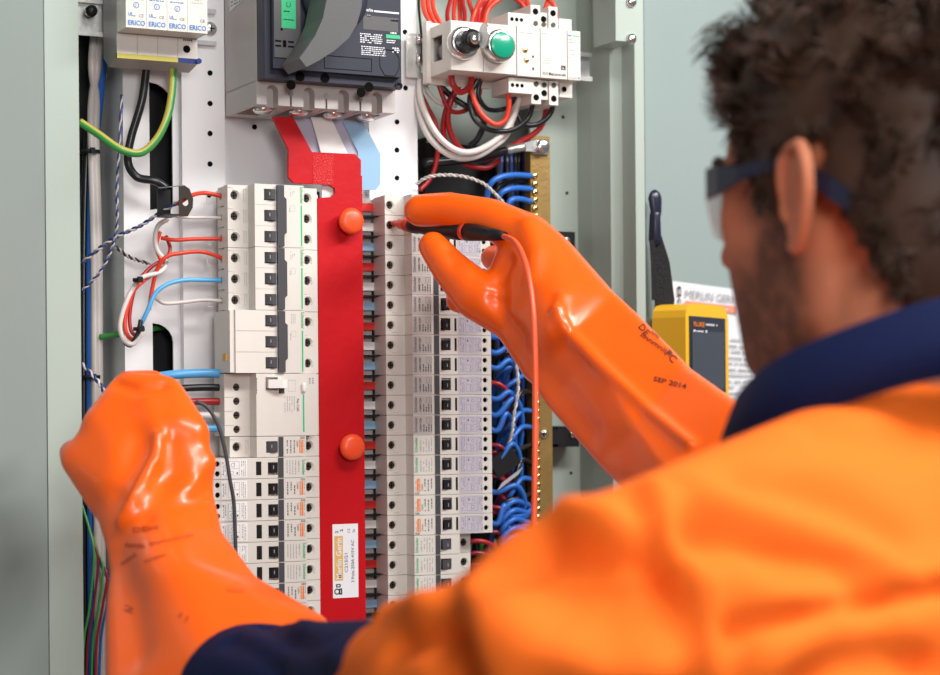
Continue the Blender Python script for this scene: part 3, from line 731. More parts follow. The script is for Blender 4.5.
MB().m('grey').cyl((cx0+.016, .0045, (cz0+cz1)/2), (0, 1, 0), .011, .030, 20).build('switch_body', None, cs)
MB().m('mcb').xy([(cx0+.001, .046), (cx2-.002, .046), (cx2-.002, .049), (cx0-.004, .049), (cx0-.004, .040), (cx0+.0005, .040)], cz0-.006, cz1+.006).bevel(.0005).build('rear_flange', None, cs)
def wheel(c, prof, name, mt): return MB().m(mt).lathe(c, (0, -1, 0), prof, 40).build(name, None, cs)
k0 = P(461, 44, yC); g0 = P(494, 48, yC)
wheel(k0, [(.0155, .0012), (.0155, .004), (.0140, .009), (.0125, .010), (.0105, .010), (0, .010)], 'key_bezel', 'steel')
wheel(k0, [(.0100, .0101), (.0100, .022), (.0085, .026), (.0085, .0262), (.0045, .0262), (0, .0262)], 'key_barrel', 'dark')
wheel(k0, [(.0052, .0262), (.0052, .030), (0, .030)], 'lock_cylinder', 'steel')
kk = k0+Vector((0, -.036, 0))
MB().m('zinc').box(kk.x-.0007, kk.x+.0007, kk.y, kk.y+.008, kk.z-.003, kk.z+.003).build('key_blade', None, cs)
mb = MB().m('zinc'); n = 20; ang = 0
pts = [kk+Vector((.0095*math.cos(2*math.pi*i/n)*math.sin(ang)*1.0, -.008-.0095*math.cos(2*math.pi*i/n)*math.cos(ang), .0112*math.sin(2*math.pi*i/n))) for i in range(n)]
mb.poly(pts, Vector((math.cos(ang), math.sin(ang), 0))*.0016).bevel(.0004); mb.build('key_bow', None, cs)
p = Print(k0+Vector((.0045, -.0262, .006))); p.text('O', 0, 0, .0035, 'inkw'); p.build('printed_mark', cs)
wheel(g0, [(.0150, .0012), (.0150, .012), (.0142, .0150), (.0130, .0160), (.0122, .0160), (0, .0160)], 'button_bezel', 'steel')
wheel(g0, [(.0121, .0161), (.0121, .0172), (.0112, .0180), (0, .0176)], 'push_button', 'green')
# steel bracket holding it, at the pan edge
MB().m('zinc').box(X(405, .060, 50), X(419, .060, 50), .056, .0575, Z(78, 410, .06), Z(34, 410, .06)).bevel(.0004).build('bracket_plate', None, cs)
MB().m('zinc').box(X(419, .060, 50)-.001, cx0+.006, .0492, .0505, Z(70, 425, .05), Z(40, 425, .05)).build('bracket_arm', None, cs)
for py in (44, 64): MB().m('steel').cyl(P(419, py, .053), (0, 0, 1), .0016, .009, 10).build('bracket_hinge', None, cs)
rail(cx0-.004, X(592, .052, 70), cz0+.010, cz1-.008, label='short zinc rail carrying the white relay and contactors at the top right', y=.0515)
# ================================================================= relay, contactor, auxiliary block
def din_dev(name, pa, pb, label, cat, zt=20, zb_=70, y0=0, nose=True):
    r = empty(name, P((pa+pb)/2, 60, .05).to_tuple(), label, cat)
    a, b_ = X(pa, y0, 50)+.0002, X(pb, y0, 50)-.0002
    z0, z1 = cz0-.0002, cz1+.0005
    prof = [(y0, z0), (y0, z1), (.014, z1), (.016, z1+.001), (.016, z1+.014), (.046, z1+.014), (.046, z0-.014), (.016, z0-.014), (.016, z0-.001), (.014, z0)]
    mb = MB().m('mcb').poly([(a, y, z) for y, z in prof], (b_-a, 0, 0)).bevel(.0005)
    return r, a, b_, z0, z1, mb
r, a, b_, z0, z1, mb = din_dev('timer_relay', 517, 540, 'white relay module with two yellow dials beside the green push button', 'relay'); mb.build('housing', None, r)
for px, py in ((525, 50), (526.5, 60)):
    c = P(px, py, 0); MB().m('brassb').lathe(c, (0, -1, 0), [(.0026, 0), (.0026, .0008), (.0018, .0012), (0, .0012)], 10).build('dial', None, r)
p = Print((a, 0, z0)); p.rect(.0155, .0175, .0175, .0195, 'ink'); p.rect(.0155, .0060, .0175, .0085, 'ink'); p.scrib(.002, .039, .017, .0405, 1, 'inkl'); p.ring(.0065, .022, .0036, .0002, 'inkl'); p.ring(.0075, .0125, .0036, .0002, 'inkl'); p.build('printed_label', r)
def holes(r, xs, z, y, rad, nm='terminal_hole'):
    for x in xs: MB().m('hole').cyl((x, y+.0002, z), (0, -1, 0), rad, .0003, 16).build(nm, None, r)
mb = MB().m('mcb').box(a-.006, b_-.004, .006, .040, z0-.0150, z0-.0012).bevel(.0005); mb.build('terminal_block', None, r); holes(r, [a-.002, a+.003, a+.008], z0-.008, .0058, .0018)
mb = MB().m('mcb').box(a-.006, b_-.004, .006, .040, z1+.0012, z1+.0130).bevel(.0005); mb.build('terminal_block', None, r); holes(r, [a-.002, a+.003, a+.008], z1+.007, .0058, .0018)
r, a, b_, z0, z1, mb = din_dev('contactor', 540.5, 567, 'white contactor with black lettering along its lower front edge, right of the relay', 'contactor'); mb.build('housing', None, r)
p = Print((a, 0, z0)); L = b_-a
p.text('XII', .001, .0025, .0045, 'inkg', width=.006); p.text('Mercron-64', .0082, .0025, .0040, 'ink', width=L-.0098, bold=True)
p.rect(L-.0065, .0085, L-.0015, .0125, 'ink'); p.text('EK', L-.0058, .0093, .0024, 'inkw', lay=3)
p.scrib(.002, .0125, .010, .0195, 3, 'inkl', fill=.3); p.scrib(.001, .0400, .012, .0418, 1, 'inkl', fill=.4); p.build('printed_label', r)
for zz, s_ in ((z0-.0135, -1), (z1+.0005, 1)):
    for k, (u0, u1) in enumerate(((.0, .0105), (.0105, .0190), (.0190, L+.001))):
        d = 0 if k != 1 else .006
        z_a, z_b = (zz-.010+d*.8, zz+.0125) if s_ < 0 else (zz+.001, zz+.022-d)
        MB().m('mcb').box(a+u0-.006+.0002, a+u1-.006-.0002, .008+d*.3, .044, z_a, z_b).bevel(.0005).build('terminal_block', None, r)
        um = a+(u0+u1)/2-.006
        MB().m('hole').cyl((um, .0080+d*.3, (z_a+.006 if s_ < 0 else z_b-.006)), (0, -1, 0), .0030, .0003, 16).build('terminal_hole', None, r)
        MB().m('screw').cyl((um, .0078+d*.3, (z_b-.004 if s_ < 0 else z_a+.004)), (0, -1, 0), .0024, .0006, 14).build('terminal_screw', None, r)
r, a, b_, z0, z1, mb = din_dev('auxiliary_contact', 567.5, 580.5, 'slim white auxiliary block with small blue lettering at the right end of the rail', 'auxiliary contact'); mb.build('housing', None, r)
p = Print((a, 0, z0)); p.rect(.0005, .0405, .004, .0418, 'inkb'); p.rect(.0048, .0408, .0125, .0416, 'inkgr'); p.scrib(.001, .0335, .007, .0385, 2, 'inkl', fill=.4); p.scrib(.001, .019, .008, .029, 3, 'inkl', fill=.25); p.text('Schneider', .001, .0012, .0020, 'inkg', width=.009); p.rect(.0110, .0012, .0125, .0026, 'ink'); p.build('printed_label', r)
holes(r, [a+.005], z0-.0065, .0158, .0026)
# ================================================================= brass neutral bar
yb = .060
bx0, bx1 = X(532, yb), X(551.5, yb)
bz1, bz0 = Z(136, 540, yb), Z(600, 540, yb)
nb = empty('brass_terminal_bar', ((bx0+bx1)/2, yb, bz0), 'long vertical brass bar lined with small screws, right of the breaker columns', 'terminal bar')
MB().m('brass').box(bx0, bx1, yb, yb+.012, bz0, bz1).bevel(.0006, 2).build('bar', None, nb)
py = 186
n = 0
sc0 = MB().m('brassb').lathe((0, 0, 0), (0, -1, 0), [(.0030, 0), (.0030, .0018), (.0024, .0026), (0, .0026)], 12)
sc0.m('hole').box(-.0022, .0022, -.0028, -.0026, -.0003, .0003)
scm = sc0.mesh('bar_screw')
tip = MB().m('brassb').lathe((0, 0, 0), (1, 0, 0), [(.0016, 0), (.0016, .0016), (0, .0022)], 8).mesh('screw_tip')
z = Z(176, 537, yb)
while z > bz0+.006:
    if abs(z-Z(434, 544, yb)) > .008:
        o = link(bpy.data.objects.new('bar_screw', scm), nb); o.location = Vector((bx0+.0042, yb, z))-nb.location; o.rotation_euler = (0, random.uniform(0, 3), 0)
        o = link(bpy.data.objects.new('screw_tip', tip), nb); o.location = Vector((bx1-.0002, yb+.005, z+.003))-nb.location
    z -= .0078
m = MB().m('steel').lathe(P(544, 434, yb), (0, -1, 0), [(.0045, 0), (.0045, .001), (.003, .0022), (0, .0024)]).m('hole'); c = P(544, 434, yb-.0025)
m.box(c.x-.003, c.x+.003, c.y-.0002, c.y, c.z-.0005, c.z+.0005).box(c.x-.0005, c.x+.0005, c.y-.0002, c.y, c.z-.003, c.z+.003); m.build('mounting_screw', None, nb)
c = P(540, 147, yb)
MB().m('steel').box(c.x-.0075, c.x+.0085, c.y-.002, c.y-.0002, c.z-.0075, c.z+.0075).bevel(.0005).build('square_washer', None, nb)
MB().m('steel').lathe(c, (0, -1, 0), [(.0068, .002), (.0068, .007), (.0055, .0085), (0, .0085)], 24).build('lug_bolt', None, nb)
for (p0_, p1_, q) in (((556, 232), (575, 253), (566.5, 241)), ((558, 426), (579, 447), (573, 434))):
    a = P(p0_[0], p1_[1], .085); b_ = P(p1_[0], p0_[1], .085)
    r = empty('bar_standoff', ((a.x+b_.x)/2, .1, a.z), 'black insulating stand-off beside the brass bar, '+('upper, close to the right glove' if p0_[1] < 300 else 'lower, half hidden below the right glove'), 'stand-off')
    MB().m('dark').box(a.x, b_.x, .085, .1098, a.z, b_.z).bevel(.0012).build('block', None, r)
    MB().m('dark').box(bx1-.004, a.x+.001, .0725, .1098, a.z+.003, b_.z-.004).bevel(.0006).build('clamp_foot', None, r)
    c = P(q[0], q[1], .0848)
    m = MB().m('steel').lathe(c, (0, -1, 0), [(.0040, 0), (.0040, .0008), (.003, .0018), (0, .002)]).m('hole'); c = c+Vector((0, -.0021, 0))
    m.box(c.x-.0024, c.x+.0024, c.y-.0001, c.y, c.z-.0005, c.z+.0005).box(c.x-.0005, c.x+.0005, c.y-.0001, c.y, c.z-.0024, c.z+.0024); m.build('cross_screw', None, r)
# ================================================================= meter and strap on the right door
mc = P(688, 380, 0)
def Wm(px, py, d): return Q(px, py, d)
dm = 1.92
n1 = (RT*math.sin(math.radians(57))-FW*math.cos(math.radians(57))); n1.z = 0; n1.normalize()    # front of the meter
s1 = Vector((n1.y, -n1.x, 0))                                                                  # toward camera-left side
if s1.dot(RT) > 0: s1 = -s1
c0 = Wm(686, 378, dm)                                                                           # near front-left vertical edge foot at mid height
mt = empty('multimeter', (c0.x, c0.y, c0.z-.095), 'yellow hand-held meter hanging by a black strap on the open door', 'meter')
def L(a, b_, z): return c0+(-s1)*a-n1*b_+Vector((0, 0, z))     # a across the front, b depth behind the front
def mbox(mb, a0, a1, b0, b1, z0, z1): return mb.poly([L(a0, b0, z0), L(a1, b0, z0), L(a1, b0, z1), L(a0, b0, z1)], -n1*(b1-b0))
mb = MB().m('yellow')
zz0, zz1 = -.115, .0725
prof = [(0, zz0), (.094, zz0), (.094, zz1-.014), (.091, zz1-.006), (.084, zz1-.001), (.070, zz1), (.020, zz1), (.008, zz1-.002), (.002, zz1-.007), (0, zz1-.014)]
mb.poly([L(a, 0, z) for a, z in prof], -n1*.036).bevel(.004, 3); mb.build('rubber_holster', None, mt)
mb = MB().m('slate'); mbox(mb, .007, .085, -.0012, .001, -.014, .060).bevel(.0006); mb.build('display_bezel', None, mt)
mb = MB().m('screen'); mbox(mb, .010, .080, -.0022, -.0010, -.010, .046); mb.build('display_window', None, mt)
mb = MB().m('slate'); mbox(mb, .010, .085, -.0012, .001, -.100, -.026); mb.build('keypad', None, mt)
mb = MB().m('yellow'); mbox(mb, .066, .086, -.004, .0, -.024, -.017).bevel(.001); mb.build('soft_key', None, mt)
pq = Print(L(.012, -.0022, .049), -s1, (0, 0, 1)); pq.n = n1
pq.text('FLUKE', 0, .0012, .0062, 'inko', width=.024, bold=True); pq.scrib(.027, .002, .052, .005, 1, 'inkw', fill=.6, dash=.003)
pq.rect(.0, -.0042, .004, -.0022, 'inkw', 3); pq.rect(.006, -.0040, .022, -.0030, 'inkw', 3); pq.rect(.026, -.0045, .029, -.002, 'inkw', 3); pq.build('printed_legend', mt)
hk = empty('hanging_strap', tuple(Q(664, 300, 1.955)), 'black webbing strap with a round hook, holding up the yellow meter', 'strap')
mb = MB().m('webbing'); 
def ribbon(mb, pts, w, th):
    for i in range(len(pts)-1):
        a, b_ = pts[i], pts[i+1]
        mb.poly([a-RT*w[i], a+RT*w[i], b_+RT*w[i+1], b_-RT*w[i+1]], FW*th)
ribbon(mb, [Q(663, 325, 1.955), Q(665, 300, 1.955), Q(661, 262, 1.955), Q(656, 236, 1.955)], [.0075, .0095, .0085, .0055], .006); mb.build('webbing', None, hk)
ribbon_ = MB().m('webbing'); ribbon(ribbon_, [Q(655, 300, 1.949), Q(654, 262, 1.949), Q(652, 240, 1.949)], [.003, .003, .0025], .003); ribbon_.build('webbing_edge', None, hk)
c = Q(655, 199, 1.955)
mb = MB().m('frame').hull([(c+RT*0, (.0075, .004, .0095)), (Q(656, 212, 1.955), (.0060, .004, .0075))]).build('hook', None, hk)
MB().m('frame').hull([(Q(655, 215, 1.955), .0055), (Q(655, 240, 1.955), .0065)]).build('swivel', None, hk)
# ================================================================= wires
NW = 0
def wire(name, pts, r, mt, label, cat='wire', group=None, mats=None, ends=None):
    v = [P(a, b, y) if not isinstance(a, Vector) else a for a, b, y in pts]
    mb = MB().m(mt if not mats else mats[0]).tube(v, r, 10, 7, mats)
    mb.xf(Matrix.Translation(-v[0]))
    o = mb.build(name); o.location = v[0]
    return tag(o, label, cat, group)
def twisted(pts, r, m1, m2, label, group=None, turns=9):
    v = spline([P(*p) for p in pts], 14); n = len(v)
    e = empty('twisted_wire_pair', tuple(v[0]), label, 'wire', group)
    for s, mm in ((0, m1), (math.pi, m2)):
        q = []
        for i, p in enumerate(v):
            t = (v[min(i+1, n-1)]-v[max(i-1, 0)]).normalized(); u = t.cross(Vector((0, 1, 0))).normalized(); w_ = t.cross(u)
            a = s+turns*2*math.pi*i/n; q.append(p+(u*math.cos(a)+w_*math.sin(a))*r*1.05)
        MB().m(mm).tube(q, r, 6, 1).build('strand', None, e)
    return e
def tie(px, py, y, r=.0032, label='', axis=(0, 0, 1)):
    c = P(px, py, y); e = empty('cable_tie', tuple(c), label, 'cable tie')
    MB().m('dark').cyl(c-Vector(axis)*.0015, axis, r, .003, 16).build('band', None, e)
    MB().m('dark').box(c.x-.002, c.x+.002, c.y-r-.003, c.y-r+.0005, c.z-.0025, c.z+.0025).bevel(.0005).build('tie_head', None, e)
# --- top left
wire('earth_cable', [(173, 66, .04), (172, 92, .036), (167, 118, .03), (156, 140, .028), (140, 153, .028), (120, 149, .03), (98, 134, .04), (80, 122, .05)], .0034, None, 'thick green and yellow earth cable curving below the surge protector', 'cable', mats=['w_yel', 'w_green'])
wire('power_cable', [(147, 64, .05), (142, 100, .05), (131, 138, .055), (128, 162, .055), (137, 177, .055), (155, 181, .05), (166, 188, .05)], .0036, 'w_black', 'thick black cable dropping from the surge protector to the black wire guide', 'cable')
for k, (x, col, dep, lab) in enumerate(((87.5, 'w_dblue', .12, 'navy'), (91, 'w_blue', .112, 'blue'), (84, 'w_black', .118, 'black'))):
    wire('riser_cable', [(x+20-k*2, 5, .11), (x+14-k*2, 58, dep-.02), (x+8, 100, dep-.01), (x+3, 150, dep), (x, 250, dep), (x, 420, dep), (x+1, 560, dep), (x+2, 700, dep)], .0042 if k < 2 else .0035, col, f'{lab} riser cable in the vertical bundle beside the left frame post', 'cable')
for k, x in enumerate((95.5, 99.5)):
    wire('riser_cable', [(104-k*6, 5, .11), (98-k*6, 62, .09), (92+k*4, 100, .10), (x-4, 140, .105), (x-1, 250, .105), (x, 400, .105), (x+2, 520, .105), (x+3, 700, .105)], .0036, 'w_white', 'off-white riser cable in the vertical bundle beside the left frame post', 'cable', 'off-white riser cables beside the left post')
for k, (x, col) in enumerate(((88, 'w_green'), (92, 'w_mar'), (97, 'w_green'), (101, 'w_dred'), (105, 'w_blue'))):
    lab = {0: 'leftmost green wire curving behind the left glove, bottom left', 1: 'maroon wire curving behind the left glove, bottom left', 2: 'second green wire curving behind the left glove, bottom left', 3: 'deep red wire curving behind the left glove, bottom left', 4: 'blue wire curving behind the left glove, bottom left'}[k]
    wire('branch_wire', [(x-6, 505+k*14, .10), (x+1, 528+k*12, .095), (x+6, 556+k*7, .09), (x+1, 610, .095), (x-4, 640, .10), (x-6, 690, .10)], .0011, col, lab)
tie(89, 152, .108, .010, 'black cable tie around the riser bundle below the surge protector')
tie(90, 377, .108, .010, 'black cable tie around the riser bundle left of the left fist')
twisted([(122, 95, .06), (119, 150, .05), (117, 190, .045), (117, 225, .045), (112, 248, .045), (100, 272, .05), (82, 291, .06)], .0008, 'w_grey', 'w_dblue', 'white and navy twisted wire pair falling across the left bundle', turns=16)
twisted([(182, 200, .03), (160, 213, .035), (140, 226, .04), (118, 236, .045), (100, 248, .05), (82, 263, .06)], .0010, 'w_grey', 'w_dblue', 'white and navy twisted pair slanting up to the black wire guide', turns=9)
twisted([(116, 247, .05), (126, 255, .05), (137, 260, .05), (150, 264, .06)], .0009, 'w_black', 'w_grey', 'short black twisted pair behind the left column wires', turns=5)
twisted([(82, 364, .06), (92, 374, .055), (101, 386, .05), (107, 399, .05)], .0010, 'w_white', 'w_dblue', 'short white and navy twisted pair left of the left fist', turns=4)
# black saddle guide
g = empty('wire_guide', tuple(P(183, 200, .03)), 'black bent metal wire guide at the upper left of the left breaker column', 'bracket')
a = P(177, 203, .022)
b = MB().m('screw'); pts = [(-.003, -.013), (.006, -.012), (.0115, -.004), (.012, .004), (.008, .012), (.002, .0145), (-.003, .0135)]
b.poly([a+Vector((x+.001*0, -.012+x*.5, z)) for x, z in pts], (.0008, .0008, 0)); b = b.mesh('b')
c = MB().m('screw').cyl(a+Vector((.004, -.03, 0)), (0, 1, 0), .0034, .04, 16)
me = cutmesh(b, c.mesh('c'), 'plate'); o = link(bpy.data.objects.new('guide_plate', me), g); o.location = -g.location
MB().m('dark').box(a.x-.014, a.x-.002, a.y-.013, a.y+.012, a.z-.0120, a.z-.0108).box(a.x-.014, a.x-.002, a.y+.011, a.y+.012, a.z-.012, a.z+.0125).build('guide_floor', None, g)
MB().m('zinc').poly([a+Vector((-.002, -.014, .0128)), a+Vector((.004, -.010, .0138)), a+Vector((-.006, .012, .0138)), a+Vector((-.014, .008, .0128))], (0, 0, .0008)).build('guide_lip', None, g)
# wires into the left column
SX = -.031
def E_(row): return (Vector((SX+.006, .034, Z0L-(row-.5)*PIT)), 0, 0)
wire('breaker_wire', [(178, 204, .016), (190, 196, .022), (205, 193, .034), E_(1)], .0019, 'w_red', 'red wire from the black guide into the topmost left breaker pole')
wire('breaker_wire', [(176, 216, .03), (190, 217.5, .034), (205, 217.5, .036), E_(2)], .0015, 'w_white', 'cream wire into the second pole of the left column')
wire('breaker_wire', [(161, 238, .045), (175, 240, .04), (195, 239, .036), E_(3)], .0018, 'w_red', 'straight red wire into the third pole of the left column')
wire('breaker_wire', [(149, 310, .04), (152, 290, .04), (157, 270, .035), (166, 257, .03), (182, 253, .03), (203, 252, .034), E_(4)], .0018, 'w_red', 'arched red wire into the fourth pole of the left column')
wire('breaker_wire', [(138, 330, .035), (147, 312, .03), (155, 294, .028), (168, 284, .028), (185, 280, .03), (204, 280, .034), E_(5)], .0020, 'w_lblue', 'blue wire curving down from the fifth pole of the left column')
wire('breaker_wire', [(152, 294, .05), (158, 300, .045), (166, 303.5, .04), (185, 302, .038), (204, 300, .036), E_(6)], .0017, 'w_white', 'white wire into the sixth pole of the left column')
wire('loop_wire', [(168, 219, .04), (158, 226, .04), (155, 240, .04), (158, 252, .04), (166, 262, .04), (160, 272, .036), (140, 279, .033), (127, 300, .03), (120, 325, .03), (124, 340, .03), (133, 344, .03), (141, 334, .03)], .0021, 'w_white', 'off-white looped wire hanging left of the breaker column', 'wire')
wire('loop_wire', [(160, 232, .045), (156, 246, .043), (160, 258, .04), (165, 266, .04), (150, 276, .038), (133, 292, .034), (125, 320, .034), (128, 336, .034), (136, 341, .034)], .0018, 'w_red', 'red looped wire inside the bundle left of the breaker column', 'wire')
wire('loop_wire', [(166, 236, .05), (170, 248, .046), (166, 258, .043), (150, 268, .042), (136, 286, .038), (130, 312, .038), (131, 330, .036), (138, 338, .034)], .0017, 'w_dred', 'deep red looped wire in the bundle left of the breaker column', 'wire')
wire('loop_wire', [(141, 320, .030), (138, 333, .030), (131, 345, .032), (124, 342, .034)], .0021, 'w_black', 'short black wire curving around the bottom of the hanging loop', 'wire')
tie(138, 280, .028, .0045, 'black cable tie at the upper bend of the hanging wire loop')
tie(139, 329, .024, .0050, 'black cable tie low on the hanging wire loop')
wire('earth_wire', [(100, 337, .10), (120, 334, .09), (140, 331, .08), (158, 328, .09), (164, 328, .12)], .0026, 'w_green', 'green earth wire running into the lower slot of the white pan')
zr_ = [z for z in zs]
for k, (mt_, rr, lab, z_, x0) in enumerate((('w_lblue', .0040, 'thick light blue cable entering the four-pole device above the left fist', Z0L-9*PIT+.0005, 165), ('w_black', .0032, 'black cable entering the top pole of the four-pole device', zs[0], 165), ('w_red', .0032, 'red cable entering the second pole of the four-pole device', zs[1], 178), ('w_white', .0032, 'white cable entering the third pole of the four-pole device', zs[2], 190), ('w_lblue', .0032, 'blue cable entering the lowest pole of the four-pole device', zs[3]+.001, 195))):
    e = Vector((-.0345+.002, .030, z_)); 
    if mt_ == 'w_red': mt_ = 'w_dred'
    wire('pole_cable', [(e+Vector((-.055, .012, -.003)), 0, 0), (e+Vector((-.040, .006, -.001)), 0, 0), (e+Vector((-.020, .002, 0)), 0, 0), (e, 0, 0)], rr, mt_, lab, 'cable')
wire('grey_cord', [(196, 401, -.004), (208, 408, -.008), (218, 425, -.010), (225, 450, -.010), (230, 480, -.010), (234, 505, -.008), (236, 560, -.006)], .0017, 'link', 'thin dark grey cord bowing down in front of the left breaker column', 'cord')
# terminal clips
for row in (1, 3, 4, 6):
    z = Z0L-(row-.5)*PIT; x = SX-.006
    mb = MB().m('white').tube([Vector((x+.004, .048, z+.0042)), Vector((x, .048, z+.0042)), Vector((x-.0006, .048, z)), Vector((x, .048, z-.0042)), Vector((x+.004, .048, z-.0042))], .0005, 6, 3)
    tag(mb.build('terminal_clip'), f"small white clip where a wire enters the left column, {['', 'topmost', '', 'second from top', 'third from top', '', 'lowest'][row]}", 'clip')
# --- top right bundles
rnd = random.Random(5)
G1 = 'red control wires above the control box'
for k in range(9):
    x = 455+k*4.2+rnd.uniform(-1, 1); y_ = .055+rnd.uniform(0, .02)
    if k < 5: pts = [(x-6+k, 30, .05), (x-8+k*2, 14, y_), (x-4, -2, y_+.01), (x+2, -24, y_+.02)]
    else: pts = [(x-8, 32, .05), (x-2, 12, y_), (x+6, -4, y_), (x+8+2*k, -26, y_+.02)]
    wire('control_wire', pts, .0021, 'w_red' if k % 3 else 'w_dred', 'red control wire rising behind the white control box', 'wire', G1)
wire('control_wire', [(484, 30, .05), (487, 12, .055), (497, 1, .055), (508, -4, .06), (520, 2, .055), (528, 14, .05)], .0024, 'w_red', 'red wire arching over above the green push button')
wire('control_wire', [(478, 30, .05), (480, 10, .06), (492, -4, .06), (510, -8, .06), (524, 2, .055), (533, 20, .05)], .0022, 'w_dred', 'deep red outer wire arching over above the green push button')
wire('control_wire', [(541, 24, .018), (546, 6, .03), (552, -8, .04), (556, -20, .05)], .0022, 'w_red', 'red wire leaving the top of the contactor')
wire('control_wire', [(530, 18, .02), (528, 4, .03), (522, -12, .04)], .0022, 'w_red', 'red wire leaving the top of the relay')
wire('control_wire', [(556, 22, .02), (555, 8, .03), (546, -4, .03), (536, -14, .04)], .0022, 'w_red', 'red wire curling over the right end of the contactor')
G2 = 'red wires at the pan edge left of the control box'
for k in range(3):
    wire('control_wire', [(424+k*5, -20, .07), (423+k*5, 6, .06), (430+k*5, 22, .052), (442+k*4, 36, .05)], .0021, 'w_red', 'red wire coming down past the pan edge to the control box', 'wire', G2)
wire('thin_cord', [(418, -20, .07), (419, 10, .068), (422, 40, .066), (424, 60, .07)], .0012, 'w_black', 'thin black cord beside the white pan edge at the top', 'cord')
# below the control box
GW = 'grey-white cables looping below the control box'
wire('loop_cable', [(420, 74, .062), (421, 100, .055), (434, 130, .045), (452, 148, .040), (472, 152, .035), (496, 140, .032), (512, 120, .030), (520, 96, .028)], .0030, 'w_white', 'off-white cable looping below the control box', 'cable', GW)
wire('loop_cable', [(416, 74, .072), (419, 110, .060), (430, 138, .050), (452, 156, .046), (474, 157, .042), (494, 146, .038), (508, 132, .036), (517, 100, .032)], .0030, 'w_white', 'off-white cable looping below the control box', 'cable', GW)
wire('loop_cable', [(424, 76, .066), (428, 92, .062), (440, 103, .060), (456, 106, .060)], .0022, 'w_white', 'thin off-white wire curling just under the control box', 'wire')
wire('loop_wire', [(452, 68, .03), (452, 82, .026), (460, 92, .026), (470, 86, .026), (472, 70, .03)], .0030, 'w_dred', 'thick red wire loop under the key switch', 'wire')
wire('loop_wire', [(470, 68, .03), (472, 92, .026), (480, 112, .024), (494, 124, .022), (505, 120, .020), (509, 104, .016), (507, 90, .014)], .0024, 'w_red', 'bright red wire looping from the key switch to the relay', 'wire')
wire('loop_wire', [(418, 88, .07), (428, 108, .065), (436, 125, .06), (438, 150, .065), (432, 176, .07), (420, 190, .07)], .0022, 'w_dred', 'deep red wire falling along the pan edge below the control box', 'wire')
wire('loop_wire', [(436, 78, .055), (450, 110, .055), (470, 108, .055), (480, 90, .055), (470, 74, .05)], .0022, 'w_dred', 'deep red wire ring behind the loops below the control box', 'wire')
wire('loop_wire', [(462, 80, .05), (450, 104, .055), (449, 128, .06), (462, 150, .062), (486, 158, .062), (512, 146, .06), (540, 128, .055), (548, 100, .04)], .0028, 'w_dred', 'long deep red wire sweeping from the control box to the contactor', 'wire')
wire('loop_wire', [(458, 84, .055), (446, 110, .06), (444, 136, .066), (458, 160, .068), (484, 168, .07), (500, 160, .07)], .0026, 'w_dred', 'lowest deep red wire sweep below the control box', 'wire')
wire('loop_wire', [(484, 70, .03), (470, 96, .036), (474, 118, .034), (490, 130, .030), (512, 130, .026), (528, 118, .022), (534, 100, .016)], .0024, 'w_black', 'black wire looping from the green button to the contactor', 'wire')
wire('loop_wire', [(486, 68, .04), (478, 92, .042), (486, 108, .042), (500, 110, .04), (512, 104, .034), (516, 90, .024)], .0022, 'w_black', 'short black wire ring between control box and relay', 'wire')
wire('loop_wire', [(555, 98, .014), (550, 114, .02), (538, 124, .024), (524, 124, .028), (516, 112, .03)], .0025, 'w_black', 'black wire hooking under the contactor at its right side', 'wire')
wire('loop_wire', [(440, 86, .06), (456, 100, .055), (476, 112, .05), (484, 122, .05), (478, 138, .055), (470, 146, .06)], .0030, 'w_black', 'thick black cable end poking out among the red loops', 'cable')
wire('lug_cable', [(424, 163, .075), (450, 161, .070), (480, 157, .062), (508, 150, .056)], .0042, 'w_black', 'thick black cable running to the silver lug on the brass bar', 'cable')
lg = empty('cable_lug', tuple(P(518, 149, .056)), 'silver crimp lug bolted to the top of the brass bar', 'cable lug')
MB().m('zinc').tube([P(506, 150.5, .056), P(515, 148.5, .056), P(524, 147, .056)], .0042, 12, 3).build('crimp_barrel', None, lg)
a = P(524, 147, .0575); b_ = P(536, 146, .0575)
MB().m('zinc').poly([a+Vector((0, 0, .004)), a-Vector((0, 0, .004)), b_-Vector((0, 0, .006)), b_+Vector((0, 0, .006))], (0, -.0015, 0)).build('lug_palm', None, lg)
twisted([(416, 184, .06), (428, 177, .05), (446, 175, .045), (466, 177, .04), (484, 184, .035), (496, 195, .035), (506, 206, .04)], .0009, 'w_white', 'w_grey', 'white and black twisted pair arching over the right index finger', turns=11)
